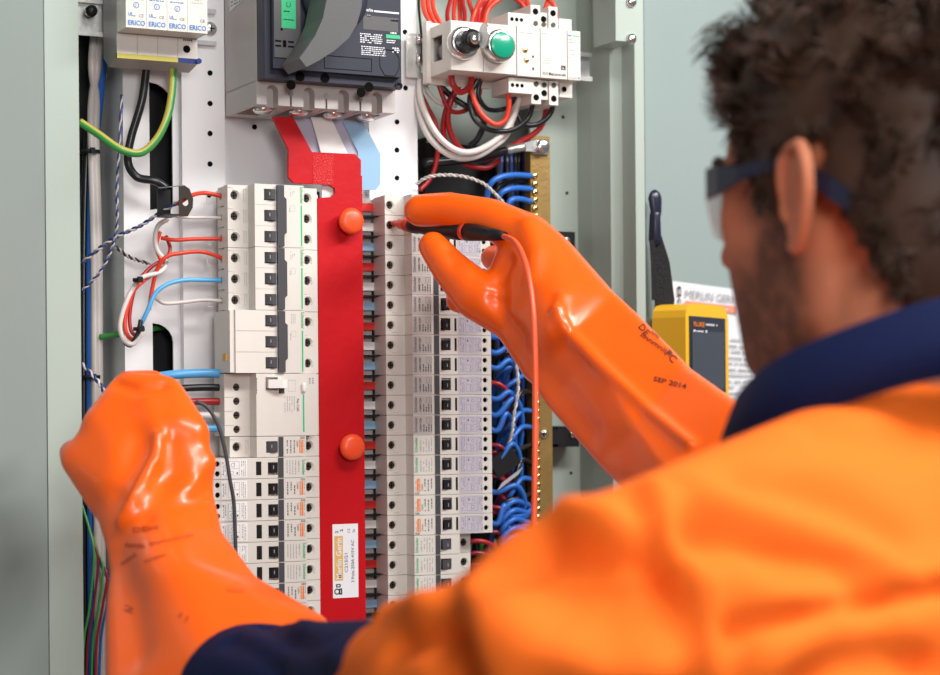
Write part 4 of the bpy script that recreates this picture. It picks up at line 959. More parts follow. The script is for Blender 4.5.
# blue wires behind the right hand to the brass bar
wire('neutral_wire', [(532, 176, .062), (512, 175, .05), (496, 179, .045), (488, 190, .05), (487, 215, .06)], .0028, 'w_blue', 'topmost blue wire from the brass bar, above the right hand')
wire('neutral_wire', [(532, 189, .062), (516, 188, .05), (504, 191, .045), (498, 200, .05), (497, 220, .06)], .0028, 'w_blue', 'second blue wire from the brass bar, above the right hand')
wire('neutral_wire', [(532, 202, .062), (520, 199, .05), (510, 201, .045), (506, 215, .05)], .0028, 'w_blue', 'third blue wire from the brass bar, just above the right hand')
wire('neutral_wire', [(532, 182, .07), (514, 181, .06), (500, 186, .06), (492, 200, .065)], .0024, 'w_black', 'black wire between the blue wires above the right hand')
GB = 'blue wires between breaker modules and brass bar'
rnd = random.Random(11)
for k in range(13):
    y0 = 336+k*15.5; row_end = 491
    if y0 > 540: break
    x1 = 505+rnd.uniform(-3, 12); col = 'w_blue' if k % 4 != 3 else 'w_dred'
    if y0 > 440: col = 'w_mar' if k % 2 else 'w_blue'
    if col != 'w_blue':
        wire('module_wire', [(row_end-2, y0, .05), (500, y0+2, .045), (508, y0+12, .05), (504, y0+35, .07), (498, y0+60, .09)], .0021, col, 'dark red wire leaving a breaker module behind the probe lead', 'wire', 'dark red wires leaving the breaker modules'); continue
    j_ = rnd.uniform(-9, 9)
    wire('module_wire', [(row_end-2, y0, .05), (498, y0+1, .045), (x1, y0-8+j_, .045), (x1+8, y0+12+j_, .055), (x1-4-j_, y0+46, .075), (x1-10, y0+75, .1)], .0027, 'w_blue', 'blue wire leaving a breaker module toward the brass bar', 'wire', GB)
for k in range(12):
    y0 = 345+k*16.5+rnd.uniform(-4, 4); dx = rnd.uniform(-6, 6)
    c_ = 'w_blue' if k % 3 else 'w_black'
    if k > 6 and k % 2: c_ = 'w_black'
    wire('bar_wire', [(533, y0, .066), (521, y0+2-dx, .052), (507+dx, y0+14+dx, .05), (498+dx, y0+26, .08), (494+dx, y0+52, .1)], .0024, c_, ('blue' if c_ == 'w_blue' else 'black')+' wire curving from the brass bar into the dark gap', 'wire', ('blue' if c_ == 'w_blue' else 'black')+' wires curving from the brass bar')
for k in range(8):
    x = 497+k*4.4
    wire('gap_cable', [(x, 150, .13), (x+rnd.uniform(-5, 5), 250, .125), (x+rnd.uniform(-6, 6), 370, .12), (x+rnd.uniform(-6, 6), 480, .12), (x+rnd.uniform(-3, 3), 640, .12)], .0028, ['w_black', 'w_dblue', 'w_black', 'w_dblue', 'w_black'][k % 5], 'dark cable running down inside the dark gap', 'cable', 'dark cables inside the duct')
twisted([(515, 345, .045), (517, 368, .04), (518, 390, .04), (514, 415, .04), (512, 432, .04), (508, 446, .045)], .0009, 'w_white', 'w_grey', 'white twisted pair hanging between the modules and the brass bar', turns=8)
twisted([(530, 392, .06), (516, 396, .06), (503, 404, .065)], .0007, 'w_white', 'w_grey', 'thin pale wire crossing to the brass bar', turns=2)
# coiled blue wires and maroon arcs low right
for k in range(5):
    y0 = 507+k*9
    wire('coiled_wire', [(529, y0-2, .06), (515, y0-6, .045), (504, y0+2, .045), (503, y0+10, .05), (515, y0+12, .05), (528, y0+8, .06)], .0026, 'w_blue', 'blue wire turn bunched beside the lower brass bar', 'wire', 'bunched blue wire turns beside the brass bar')
for k in range(6):
    y0 = 543+k*13
    wire('tail_wire', [(461, y0+4, .045), (474, y0-2-k, .035), (490, y0+1, .035), (503, y0+14, .045), (509, y0+34, .06), (508, y0+70, .08)], .0023, 'w_mar' if k % 3 else 'w_dred', 'maroon wire arching out of the lower right breakers', 'wire', 'maroon wires from the lower right breakers')
for k in range(5):
    y0 = 452+k*20
    wire('tail_wire', [(492, y0, .05), (500, y0+2, .05), (508, y0+20, .055), (505, y0+60, .07), (500, y0+100, .09)], .0022, 'w_mar', 'maroon wire arching right of the module column', 'wire', 'maroon wires right of the module column')
for k in range(7):
    x0 = 470+k*6
    wire('gap_cable', [(x0, 540, .11), (x0+rnd.uniform(-4, 4), 570, .10), (x0+rnd.uniform(-6, 6), 600, .10), (x0, 660, .11)], .0022, ['w_white', 'w_black', 'w_green', 'w_black', 'w_grey', 'w_black', 'w_mar'][k], f"{['white', 'black', 'green', 'black', 'grey', 'black', 'maroon'][k]} cable deep in the gap behind the lowest right breakers", 'cable', 'mixed cables deep in the duct')
# black tagged joint
jt = empty('cable_marker', tuple(P(505, 460, .04)), 'black cable joint with a slanted white tag between the modules and brass bar', 'cable marker')
u = (P(527, 462, .035)-P(497, 484, .035)).normalized(); n_ = Vector((0, -1, 0)); w_ = u.cross(n_)
c = P(505, 462, .042)
MB().m('dark').poly([c-u*.014-w_*.010, c+u*.014-w_*.010, c+u*.014+w_*.010, c-u*.014+w_*.010], (0, .012, 0)).bevel(.002).build('joint_body', None, jt)
a = P(502, 483, .034); b_ = P(523, 467, .034); w2 = Vector((.0050, 0, .0070))
MB().m('inkl').poly([a, b_, b_+w2*-1, a+w2*-1], (0, .0008, 0)).build('white_tag', None, jt)
# ================================================================= person
def B(px, py, d, r, sq=None):
    """blob at pixel and distance; r in pixels (or (across, up, deep))"""
    k = d/FPX
    return (Q(px, py, d), r*k if not isinstance(r, tuple) else tuple(q*k for q in r))
def remesh(mb, vox, smooth, name, mt):
    me = mb.mesh('r', mt); o = bpy.data.objects.new(name, me); link(o)
    md = o.modifiers.new('r', 'REMESH'); md.mode = 'VOXEL'; md.voxel_size = vox; md.use_smooth_shade = True
    if smooth:
        sm = o.modifiers.new('s', 'SMOOTH'); sm.factor = .5; sm.iterations = smooth
    bake(o)
    me = o.data; me.materials.clear(); me.materials.append(M[mt] if isinstance(mt, str) else mt)
    for p in me.polygons: p.use_smooth = True; p.material_index = 0
    return o
def tree_of(me): return BVHTree.FromPolygons([v.co for v in me.vertices], [tuple(p.vertices) for p in me.polygons])
def sculpt(o, creases):
    """creases: (pixel polyline, width m, amount m) raised (+) or sunk (-) along the surface normal"""
    me = o.data; tr = tree_of(me); n = len(me.vertices)
    co = np.empty(n*3); me.vertices.foreach_get('co', co); co = co.reshape(-1, 3)
    no = np.array([v.normal[:] for v in me.vertices]); disp = np.zeros(n)
    for pl, wd, am in creases:
        pts = []
        for i in range(len(pl)-1):
            for t in np.linspace(0, 1, 7)[:-1 if i < len(pl)-2 else None]:
                x = pl[i][0]*(1-t)+pl[i+1][0]*t; y = pl[i][1]*(1-t)+pl[i+1][1]*t
                h = tr.ray_cast(CAM, ray(x, y).normalized())
                if h[0] is not None: pts.append(h[0][:])
        if not pts: continue
        d2 = np.full(n, 1e9)
        pts = np.array(pts)
        for a, b_ in zip(pts[:-1], pts[1:]):
            ab = b_-a; t = np.clip(((co-a)@ab)/max(ab@ab, 1e-12), 0, 1); q = co-(a+t[:, None]*ab); d2 = np.minimum(d2, (q*q).sum(1))
        if len(pts) == 1: d2 = ((co-pts[0])**2).sum(1)
        disp += am*np.exp(-d2/(2*wd*wd))
    co = co+no*disp[:, None]; me.vertices.foreach_set('co', co.ravel()); me.update()
def seat(o, parent, pl=None):
    o.data.transform(Matrix.Translation(-wloc(parent))); o.parent = parent
    return o
def stamp(o, items, name, mt, parent, off=.0004):
    """ink text laid on the curved surface of o: (string, px, py, height px, angle deg, width px)"""
    tr = tree_of(o.data)
    for st, px, py, hp_, ang, wp in items:
        vs, fs, w = textpolys(st, True); ca, sa = math.cos(math.radians(ang)), math.sin(math.radians(ang))
        b = bmesh.new(); bv = []
        for v in vs:
            a = v.x/w*wp; u = v.y*hp_
            bv.append(b.verts.new((a, u, 0)))
        for f in fs:
            try: b.faces.new([bv[i] for i in f])
            except ValueError: pass
        bmesh.ops.triangulate(b, faces=b.faces)
        bmesh.ops.subdivide_edges(b, edges=[e for e in b.edges if e.calc_length() > 2.5], cuts=2)
        for v in b.verts:
            x = px+v.co.x*ca+v.co.y*sa; y = py+v.co.x*-sa*-1-v.co.y*ca
            h = tr.ray_cast(CAM, ray(x, y).normalized())
            v.co = h[0]+h[1]*off if h[0] is not None else Q(x, y, 1.5)
            v.index = v.index
        bad = [v for v in b.verts if tr.find_nearest(v.co)[3] is None or tr.find_nearest(v.co)[3] > .004]
        bmesh.ops.delete(b, geom=bad, context='VERTS')
        me = bpy.data.meshes.new(name); b.to_mesh(me); b.free(); me.materials.append(M[mt])
        q = bpy.data.objects.new(name, me); link(q); me.transform(Matrix.Translation(-wloc(parent))); q.parent = parent

base = Q(900, 500, 1.12); base.z = -1.35
man = empty('person', tuple(base), 'man in orange high-visibility jacket, safety glasses and orange rubber gloves, probing the breakers', 'person')
# ---------------- head
HA = math.radians(42); HC = Q(871, 196, 1.20)
Hf = (-RT*math.sin(HA)+Vector((FW.x, FW.y, 0))*math.cos(HA)); Hf.z = -.0; Hf.normalize()
Hl = Vector((0, 0, 1)).cross(Hf).normalized()
Hu = Hf.cross(Hl)
HM = Matrix(((Hf.x, Hl.x, Hu.x, HC.x), (Hf.y, Hl.y, Hu.y, HC.y), (Hf.z, Hl.z, Hu.z, HC.z), (0, 0, 0, 1)))
def headmesh():
    m = MB().m('hair')
    e = lambda x, y, z, a, b_=None, c=None: ((x, y, z), (a, b_ or a, c or a))
    m.hull([e(-.010, 0, .035, .098, .076, .084)], 4)
    m.hull([e(-.02, 0, -.01, .078, .066, .070)], 3)
    m.hull([e(.052, 0, .040, .036, .056, .045), e(.058, .034, -.012, .026, .024, .030), e(.058, -.034, -.012, .026, .024, .030), e(.0, .050, -.020, .030, .020, .04), e(.0, -.050, -.020, .030, .020, .04)])
    m.hull([e(.058, .034, -.014, .026, .022, .026), e(.058, -.034, -.014, .026, .022, .026), e(-.002, .050, -.062, .020, .014, .026), e(-.002, -.050, -.062, .020, .014, .026), e(.062, .018, -.096, .020, .014, .016), e(.062, -.018, -.096, .020, .014, .016), e(.072, 0, -.060, .018, .024, .024), e(0, .054, -.01, .02, .016, .03), e(0, -.054, -.01, .02, .016, .03)])
    m.hull([e(.076, 0, -.098, .014, .016, .012), e(.078, 0, -.062, .014, .024, .016)])
    m.hull([e(.090, 0, .004, .007, .007, .012), e(.108, 0, -.030, .009, .010, .009), e(.088, .011, -.036, .009, .007, .007), e(.088, -.011, -.036, .009, .007, .007)])
    m.hull([e(.078, .030, .018, .013, .022, .008), e(.084, 0, .014, .010, .012, .009), e(.078, -.030, .018, .013, .022, .008)])
    m.hull([e(.084, .0, -.060, .011, .020, .0055)]); m.hull([e(.083, .0, -.071, .012, .017, .006)])
    # neck
    m.hull([e(-.022, 0, -.045, .060, .056, .05), e(-.052, 0, -.185, .062, .062, .04)], 3)
    m.hull([e(-.052, 0, -.185, .062, .062, .03), e(-.075, 0, -.26, .085, .10, .03)], 3)
    return m
hm = headmesh(); hm.xf(HM)
skin = mat('skin', (.66, .225, .115), .55, bump=.12, bscale=260, sss=.15, spec=.35)
nt = skin.node_tree; bs = nt.nodes['Principled BSDF']
at = nt.nodes.new('ShaderNodeAttribute'); at.attribute_name = 'stubble'
mx = nt.nodes.new('ShaderNodeMix'); mx.data_type = 'RGBA'; mx.inputs['A'].default_value = (.66, .225, .115, 1); mx.inputs['B'].default_value = (.12, .045, .024, 1)
nz = nt.nodes.new('ShaderNodeTexNoise'); nz.inputs['Scale'].default_value = 90; nz.inputs['Detail'].default_value = 6; tcn = nt.nodes.new('ShaderNodeTexCoord')
ml = nt.nodes.new('ShaderNodeMath'); ml.operation = 'MULTIPLY'; ad = nt.nodes.new('ShaderNodeMath'); ad.operation = 'ADD'; ad.inputs[1].default_value = .45; ad.use_clamp = True
nt.links.new(tcn.outputs['Object'], nz.inputs['Vector']); nt.links.new(nz.outputs['Fac'], ad.inputs[0]); nt.links.new(at.outputs['Fac'], ml.inputs[0]); nt.links.new(ad.outputs[0], ml.inputs[1])
nt.links.new(ml.outputs[0], mx.inputs['Factor']); nt.links.new(mx.outputs['Result'], bs.inputs['Base Color'])
M['skin'] = skin
head = remesh(hm, .0032, 6, 'body', 'skin')
HI = HM.inverted()
def lobe(x, a, b_, s=.012): return 1/(1+math.exp(-(x-a)/s)) * 1/(1+math.exp((x-b_)/s))
att = head.data.attributes.new('stubble', 'FLOAT', 'POINT')
vals = []
for v in head.data.vertices:
    p = HI @ v.co
    w_ = lobe(p.z, -.125, -.038+max(0, .045-p.x)*.9, .006)*lobe(p.x, -.002, .2, .007)
    if p.z < -.118 and p.x < .05: w_ *= .2
    side = lobe(p.z, -.06, .03, .008)*lobe(p.x, .010, .034, .006)
    vals.append(min(1, w_*1.0+side*.9))
att.data.foreach_set('value', vals)
seat(head, man)
# eyes, brows, ears
for s_ in (1, -1):
    c = HM @ Vector((.0735, .031*s_, .002))
    e = MB().m('eye').hull([(c, .0125)], 3).build('eye', None, man)
    c = HM @ Vector((.0835, .031*s_, .002)); MB().m('eyeb').hull([(c, .0045)], 2).build('iris', None, man)
    mb = MB().m('hair'); mb.tube([HM @ Vector(p) for p in ((.094, .012*s_, .021), (.091, .032*s_, .027), (.076, .052*s_, .022))], .0035, 8, 4); mb.build('eyebrow', None, man)
    # ear
    m = MB().m('skin')
    ec = Vector((-.006, .072*s_, -.009))
    def ep(a, b_, o=0): return HM @ (ec+Vector((a*.92-(o*.45), (o+.003+.010*max(0, -a/.02))*s_, b_*.87)))
    rim = [(.010, -.002, .002), (.012, .014, .004), (.010, .027, .007), (.0, .035, .010), (-.012, .032, .013), (-.019, .018, .014), (-.019, .002, .013), (-.014, -.014, .010), (-.006, -.026, .006), (.002, -.031, .002), (.007, -.026, .0)]
    m.tube([ep(*p) for p in rim], .0042, 8, 4)
    m.hull([(ep(-.002, -.026, .003), .0058), (ep(-.006, -.020, .005), .005)])
    m.hull([(ep(.006, .026, .003), .0036), (ep(-.014, .024, .010), .0036), (ep(-.015, -.006, .009), .0036), (ep(-.006, -.024, .004), .0036), (ep(.006, -.020, .0), .0036), (ep(.008, .006, .0), .003)])
    m.hull([(ep(.004, .022, .0), .0040), (ep(-.011, .018, .006), .0035), (ep(-.011, -.004, .006), .0035), (ep(-.003, -.018, .002), .004), (ep(.006, -.004, -.002), .003)])
    m.tube([ep(*p) for p in ((-.002, .024, .009), (-.010, .012, .013), (-.010, -.004, .012), (-.004, -.014, .009))], .0032, 8, 4)
    m.hull([(ep(.010, -.004, .003), .0045), (ep(.008, -.010, .005), .004)])
    ear = remesh(m, .0016, 3, 'ear', 'skin')
    ear.data.attributes.new('stubble', 'FLOAT', 'POINT'); seat(ear, man)
# ---------------- hair
def noise3(p, s): return noise.noise(p*s)
rs = random.Random(3)
hv = []; 
def hairline(p):
    """p in head frame, on the cranium: True where hair grows"""
    x, y, z = p; ay = abs(y)
    if z > .085: return True
    if x > .052: return z > .066+.25*(x-.06)
    if x > .030: return z > .018-.3*(x-.04)*0
    if x > .012: return z > -.012
    if x > -.030: return z > .022 if ay > .05 else z > 0
    return z > -.088+max(0, (x+.072))*2.1
hb = MB().m('hair')
# scalp shell
def cran(n):
    if n.z > 0: return Vector((n.x*.104-.012, n.y*.082, n.z*.090+.034))
    h = (1-abs(n.z)**3.5)**.4; l_ = math.hypot(n.x, n.y) or 1
    return Vector((n.x/l_*h*.100-.014, n.y/l_*h*.079, n.z*.140+.034))
shell = bmesh.new(); bmesh.ops.create_icosphere(shell, subdivisions=5, radius=1)
for v in shell.verts:
    p = cran(v.co)
    d = (.002+.006*max(0, v.co.z))*(1+.5*noise3(p, 45))
    v.co = p+v.co.normalized()*d
ok = lambda c: hairline(((c.x), (c.y), (c.z)))
bmesh.ops.delete(shell, geom=[f for f in shell.faces if not ok(f.calc_center_median())], context='FACES')
me = bpy.data.meshes.new('sh'); shell.to_mesh(me); shell.free(); hb.b.from_mesh(me)
for f in hb.b.faces: f.smooth = True
hb.xf(HM)
# locks
nl = 0
while nl < 9500:
    th = rs.uniform(0, 2*math.pi); cz = rs.uniform(-1, 1); sz = math.sqrt(1-cz*cz)
    n_ = Vector((sz*math.cos(th), sz*math.sin(th), cz)); p = cran(n_)
    if not hairline(p): continue
    nl += 1
    top = max(0, min(1, (p.z-.03)/.06)); ln = .017+.018*top
    clump = Vector((noise3(p, 42), noise3(p+Vector((9, 0, 0)), 42), noise3(p+Vector((0, 9, 0)), 42)))
    dr = (n_*.50+Vector((.25 if p.x > .03 else -.35, 0, -.25+.2*top))+clump*1.9).normalized()
    pts = [p]; q = p.copy(); ph = rs.uniform(0, 6); ax = n_.cross(dr).normalized() if n_.cross(dr).length > .1 else Vector((0, 1, 0))
    for k in range(5):
        dr = (Matrix.Rotation(.35*(1 if clump.x > 0 else -1)*(.4+.6*top)+rs.uniform(-.1, .1), 3, ax) @ dr); dr = (dr-n_*.10).normalized()
        q = q+dr*ln/5
        pts.append(q.copy())
    w0 = .0015+.0007*top
    sd = dr.cross(n_).normalized()
    rows = []
    for k, c in enumerate(pts):
        w_ = w0*(1-k/5.4); rows.append([hb.b.verts.new(HM @ (c+sd*w_)), hb.b.verts.new(HM @ (c+n_*w_*.8)), hb.b.verts.new(HM @ (c-sd*w_))])
    for k in range(5):
        for j in range(3):
            f = hb.b.faces.new((rows[k][j], rows[k][(j+1) % 3], rows[k+1][(j+1) % 3], rows[k+1][j])); f.smooth = True
# quiff at the front
for k in range(380):
    p = Vector((.056+rs.uniform(-.02, .016), rs.uniform(-.045, .058), .092+rs.uniform(-.010, .012))); c = [p]
    dr = Vector((.55, rs.uniform(-.2, .35), .75)).normalized(); q = p.copy()
    for j in range(6):
        q = q+dr*.0050; dr = (dr+Vector((.10, .05*math.sin(p.y*200), -.36))).normalized(); c.append(q.copy())
    rows = []
    for j, cc in enumerate(c):
        w_ = .0016*(1-j/7); rows.append([hb.b.verts.new(HM @ (cc+Vector(o_)*w_)) for o_ in ((0, 1, 0), (.8, 0, .6), (0, -1, 0))])
    for j in range(6):
        for i in range(3): hb.b.faces.new((rows[j][i], rows[j][(i+1) % 3], rows[j+1][(i+1) % 3], rows[j+1][i])).smooth = True
hb.build('hair', None, man)
# ---------------- glasses
gl = link(bpy.data.objects.new('safety_glasses', None), man); gl.location = HC-man.location
def hp3(x, y, z): return HM @ Vector((x, y, z))
for s_ in (1, -1):
    mb = MB().m('frame'); pts = [(.069, .069, .008, .0092), (.054, .076, .009, .0085), (.036, .079, .011, .0045), (.010, .079, .014, .0036), (-.008, .079, .014, .0036), (-.020, .084, .006, .0050), (-.034, .083, -.004, .0065), (-.044, .078, -.012, .0055)]
    rows = []
    for x, y, z, w_ in pts:
        rows.append([mb.b.verts.new(hp3(x, y*s_+o, z+v)) for o, v in ((.0016, w_), (.0016, -w_), (-.0016, -w_), (-.0016, w_))])
    for i in range(len(rows)-1):
        for j in range(4): mb.b.faces.new((rows[i][j], rows[i][(j+1) % 4], rows[i+1][(j+1) % 4], rows[i+1][j]))
    mb.b.faces.new(rows[0]); mb.b.faces.new(list(reversed(rows[-1])))
    mb.build('temple_arm', None, gl)
    mb = MB().m('lens'); g_ = []
    for i in range(13):
        a = i/12; y = .004+(.071-.004)*a; x = .093-.026*(a**2.6)
        top = .016-.002*a; bot = -.024+.010*a**4+.006*(1-a)**3
        g_.append([mb.b.verts.new(hp3(x, y*s_, top)), mb.b.verts.new(hp3(x+.002, y*s_, (top+bot)/2)), mb.b.verts.new(hp3(x-.003, y*s_, bot)),
                   mb.b.verts.new(hp3(x-.0045, y*s_, bot)), mb.b.verts.new(hp3(x, y*s_, (top+bot)/2)), mb.b.verts.new(hp3(x-.0015, y*s_, top))])
    for i in range(12):
        for j in range(6): mb.b.faces.new((g_[i][j], g_[i][(j+1) % 6], g_[i+1][(j+1) % 6], g_[i+1][j])).smooth = True
    mb.b.faces.new(g_[0]); mb.b.faces.new(list(reversed(g_[-1])))
    mb.build('lens', None, gl)
MB().m('frame').tube([hp3(*p) for p in ((.068, .068, .016), (.086, .045, .017), (.096, .012, .018), (.096, -.012, .018), (.086, -.045, .017), (.068, -.068, .016))], .0026, 8, 5).build('brow_bar', None, gl)
# ---------------- jacket
def jk():
    m = MB().m('hivis')
    sh = B(640, 592, .97, 108); 
    elb = B(452, 700, 1.06, 96)
    m.hull([sh, B(578, 630, .98, 120)], 3); m.hull([B(578, 630, .98, 120), B(500, 670, 1.02, 99)], 3); m.hull([B(500, 670, 1.02, 99), elb], 3)
    m.hull([elb, B(400, 690, 1.16, 74)], 3)
    nb_ = B(905, 498, 1.135, 122)
    m.hull([sh, B(730, 560, 1.02, 112), nb_], 3)
    m.hull([nb_, B(985, 503, 1.17, 132), B(1190, 560, 1.34, 100)], 3)
    m.hull([B(720, 700, 1.00, 150), sh, B(800, 600, 1.03, 120), B(1150, 620, 1.28, 130), B(1120, 800, 1.22, 170), B(720, 860, 1.02, 150), nb_], 3)
    m.hull([B(720, 860, 1.02, 150), B(1120, 800, 1.22, 170), B(780, 1250, 1.03, 140), B(1080, 1250, 1.2, 150)], 3)
    # right upper arm and sleeve reaching forward
    m.hull([B(1180, 580, 1.34, 95), B(1080, 690, 1.50, 85)], 3); 
    return m
jacket = remesh(jk(), .0055, 9, 'jacket', 'hivis')
sculpt(jacket, [
    ([(655, 486), (682, 536), (704, 600), (712, 680)], .0055, .0090),
    ([(640, 500), (664, 550), (684, 610), (692, 680)], .009, -.009),
    ([(672, 484), (702, 530), (726, 590), (738, 680)], .008, -.005),
    ([(735, 630), (800, 618), (870, 604), (945, 590)], .0042, -.0085),
    ([(735, 612), (800, 600), (870, 586), (945, 572)], .008, .0055),
    ([(700, 528), (745, 545), (795, 562), (850, 578)], .011, -.013),
    ([(700, 500), (760, 518), (820, 540), (880, 560)], .011, .010),
    ([(745, 476), (800, 490), (850, 508), (890, 536)], .011, -.011),
    ([(720, 572), (770, 588), (820, 596)], .009, .009),
    ([(515, 572), (560, 590), (610, 598), (650, 590)], .016, -.022),
    ([(540, 532), (590, 546), (630, 545)], .009, -.012),
    ([(515, 600), (545, 640), (600, 660), (660, 662)], .011, .017),
    ([(478, 592), (496, 630), (515, 675)], .010, .013),
    ([(440, 615), (455, 650), (462, 690)], .011, -.017),
    ([(392, 618), (420, 608), (450, 612)], .008, .009),
    ([(395, 645), (420, 636), (440, 640)], .007, -.010),
    ([(560, 505), (580, 512), (612, 512)], .007, .006),
    ([(760, 665), (820, 645), (900, 642)], .012, .011),
    ([(800, 690), (840, 660), (890, 655), (935, 672)], .010, -.014),
    ([(820, 430), (870, 440), (920, 430)], .010, -.005)])
seat(jacket, man)
tj = tree_of(jacket.data)
# seam tape along the shoulder
# collar
def ring(off_r, z0, z1, th, name, mt, cpx=893, cpy=372, dd=1.165, rf=.094, rl=.088):
    C = Q(cpx, cpy, dd); m = MB().m(mt); N = 48; rows = []
    f2 = Vector((Hf.x, Hf.y, 0)).normalized(); l2 = Vector((0, 0, 1)).cross(f2)
    for i in range(N+1):
        a = math.radians(12+336*i/N)
        tilt = -.35
        def pt(r, z):
            v = f2*(math.cos(a)*(rf+r))+l2*(math.sin(a)*(rl+r))
            return C+v+Vector((0, 0, z+tilt*(math.cos(a)*(rf))))
        wob = .002*math.sin(a*5)
        rows.append([m.b.verts.new(pt(off_r+wob+q, z)) for q, z in ((.014, z0), (.008, (z0+z1)/2), (0, z1), (-th, z1+.001), (-th-.002, z1-.004), (.008-th, (z0+z1)/2), (.014-th, z0))])
    for i in range(N):
        for j in range(7): m.b.faces.new((rows[i][j], rows[i][(j+1) % 7], rows[i+1][(j+1) % 7], rows[i+1][j])).smooth = True
    m.b.faces.new(rows[0]); m.b.faces.new(list(reversed(rows[-1])))
    return m
cm = ring(0, -.030, .012, .004, 'collar', 'navy')
cm.build('collar', None, man)
# ---------------- navy forearm sleeve (left arm)
m = MB().m('navy')
m.hull([B(420, 684, 1.12, 68), B(345, 694, 1.25, 74)], 3)
m.hull([B(345, 694, 1.25, 74), B(258, 684, 1.37, (80, 74, 60))], 3)
m.hull([B(258, 682, 1.372, (78, 74, 60)), B(215, 716, 1.40, 66)], 3)
sl = remesh(m, .004, 5, 'forearm_sleeve', 'navy')
sculpt(sl, [([(260, 620), (290, 640), (330, 645)], .006, -.005), ([(300, 625), (330, 650), (350, 675)], .006, .004), ([(230, 640), (260, 655), (280, 675)], .006, -.004)])
seat(sl, man)
# ---------------- left glove
G = MB().m('glove')
G.hull([B(127, 391, 1.56, 19), B(163, 397, 1.56, 23), B(104, 428, 1.55, 24), B(187, 436, 1.54, 24)], 3)
G.hull([B(126, 385, 1.575, 14), B(124, 382, 1.60, 11), B(155, 381, 1.59, 12)], 3)
G.hull([B(112, 432, 1.55, 26), B(178, 432, 1.54, 25), B(78, 460, 1.545, 18), B(190, 468, 1.535, 24), B(140, 500, 1.515, 34)], 3)
G.hull([B(77, 459, 1.545, 17), B(73, 453, 1.56, 15), B(110, 505, 1.53, 20)], 3)
G.hull([B(190, 462, 1.535, 24), B(196, 486, 1.535, 18), B(170, 500, 1.525, 30)], 3)
G.hull([B(140, 498, 1.515, 34), B(112, 500, 1.53, 20), B(190, 490, 1.53, 24), B(128, 545, 1.50, 22), B(200, 545, 1.50, 24), B(160, 530, 1.49, 32)], 3)
G.hull([B(128, 545, 1.50, 22), B(202, 545, 1.50, 24), B(160, 540, 1.49, 34), B(130, 600, 1.46, 25), B(240, 595, 1.46, 24), B(180, 600, 1.44, 42)], 3)
G.hull([B(130, 600, 1.46, 25), B(240, 595, 1.46, 24), B(180, 600, 1.44, 42), B(135, 700, 1.40, 30), B(300, 640, 1.42, 26), B(312, 634, 1.43, 22), B(220, 680, 1.38, 50)], 3)
# curled fingers beyond the back of the hand, closed round the edge of the white pan wiring
for k, (x, y, d) in enumerate(((100, 440, 1.60), (124, 424, 1.605), (150, 418, 1.605), (176, 428, 1.60))):
    G.hull([B(x, y, d-.035, 17), B(x+2, y+8, d+.010, 13)], 2); G.hull([B(x+2, y+8, d+.010, 13), B(x+4, y+34, d+.016, 12)], 2); G.hull([B(x+4, y+34, d+.016, 12), B(x+5, y+46, d-.002, 11)], 2)
G.hull([B(196, 480, 1.55, 16), B(188, 462, 1.60, 14)], 2); G.hull([B(188, 462, 1.60, 14), B(166, 452, 1.63, 12)], 2)
lgv = remesh(G, .0032, 16, 'rubber_glove', 'glove')
sculpt(lgv, [
    ([(158, 436), (156, 458), (146, 476), (134, 500), (122, 522)], .0036, .0062),
    ([(170, 440), (170, 468), (160, 492), (146, 512)], .008, -.006),
    ([(142, 440), (132, 462), (116, 492)], .009, -.005),
    ([(146, 396), (150, 415), (154, 432)], .007, .0025),
    ([(214, 460), (200, 472), (188, 486)], .006, .003),
    ([(118, 383), (138, 390), (164, 386)], .0036, -.0045),
    ([(174, 506), (195, 500), (208, 492)], .007, -.004),
    ([(112, 560), (130, 600), (135, 650)], .012, -.006),
    ([(150, 560), (200, 580), (260, 610)], .014, .004)])
lgv['label'] = 'left orange rubber glove'
seat(lgv, man)
# ---------------- right glove
G = MB().m('glove')
def ch(*bl, n=3):
    for a, b_ in zip(bl[:-1], bl[1:]): G.hull([a, b_], n)
ch(B(420, 210.5, 1.735, 16.5), B(450, 209.5, 1.725, 17.5), B(490, 218, 1.71, 20), B(528, 238, 1.695, 25))          # index finger
ch(B(433, 246, 1.715, 15), B(450, 268, 1.705, 19), B(478, 296, 1.695, 25), B(522, 310, 1.69, 36))                    # thumb
ch(B(493, 258, 1.775, 13), B(512, 262, 1.755, 17), B(540, 270, 1.72, 26))                                           # middle finger, bent behind the probe
ch(B(459, 300, 1.71, 13.5), B(490, 296, 1.75, 15), B(530, 288, 1.74, 22))                                          # ring finger tip below the thumb
ch(B(482, 316, 1.745, 10), B(505, 312, 1.755, 14), B(540, 304, 1.74, 22))                                           # little finger
G.hull([B(528, 238, 1.695, 25), B(548, 262, 1.69, 30), B(522, 312, 1.69, 34), B(560, 310, 1.66, 40), B(545, 290, 1.72, 36), B(500, 300, 1.70, 22)], 3)
G.hull([B(548, 262, 1.69, 30), B(524, 318, 1.69, 32), B(560, 310, 1.66, 40), B(590, 316, 1.655, 34), B(545, 362, 1.66, 26), B(560, 330, 1.625, 20)], 3)
def sec(px, py, d, hw, ux=.64, uy=-.77, ridge=.15):
    # flattened gauntlet section: top edge, bottom edge, ridge to the viewer, back
    return [B(px+ux*hw*.80, py+uy*hw*.80, d, hw*.22), B(px-ux*hw*.82, py-uy*hw*.82, d, hw*.20), B(px-ux*hw*ridge, py-uy*hw*ridge, d-.034, hw*.12), B(px, py, d+.030, hw*.4)]
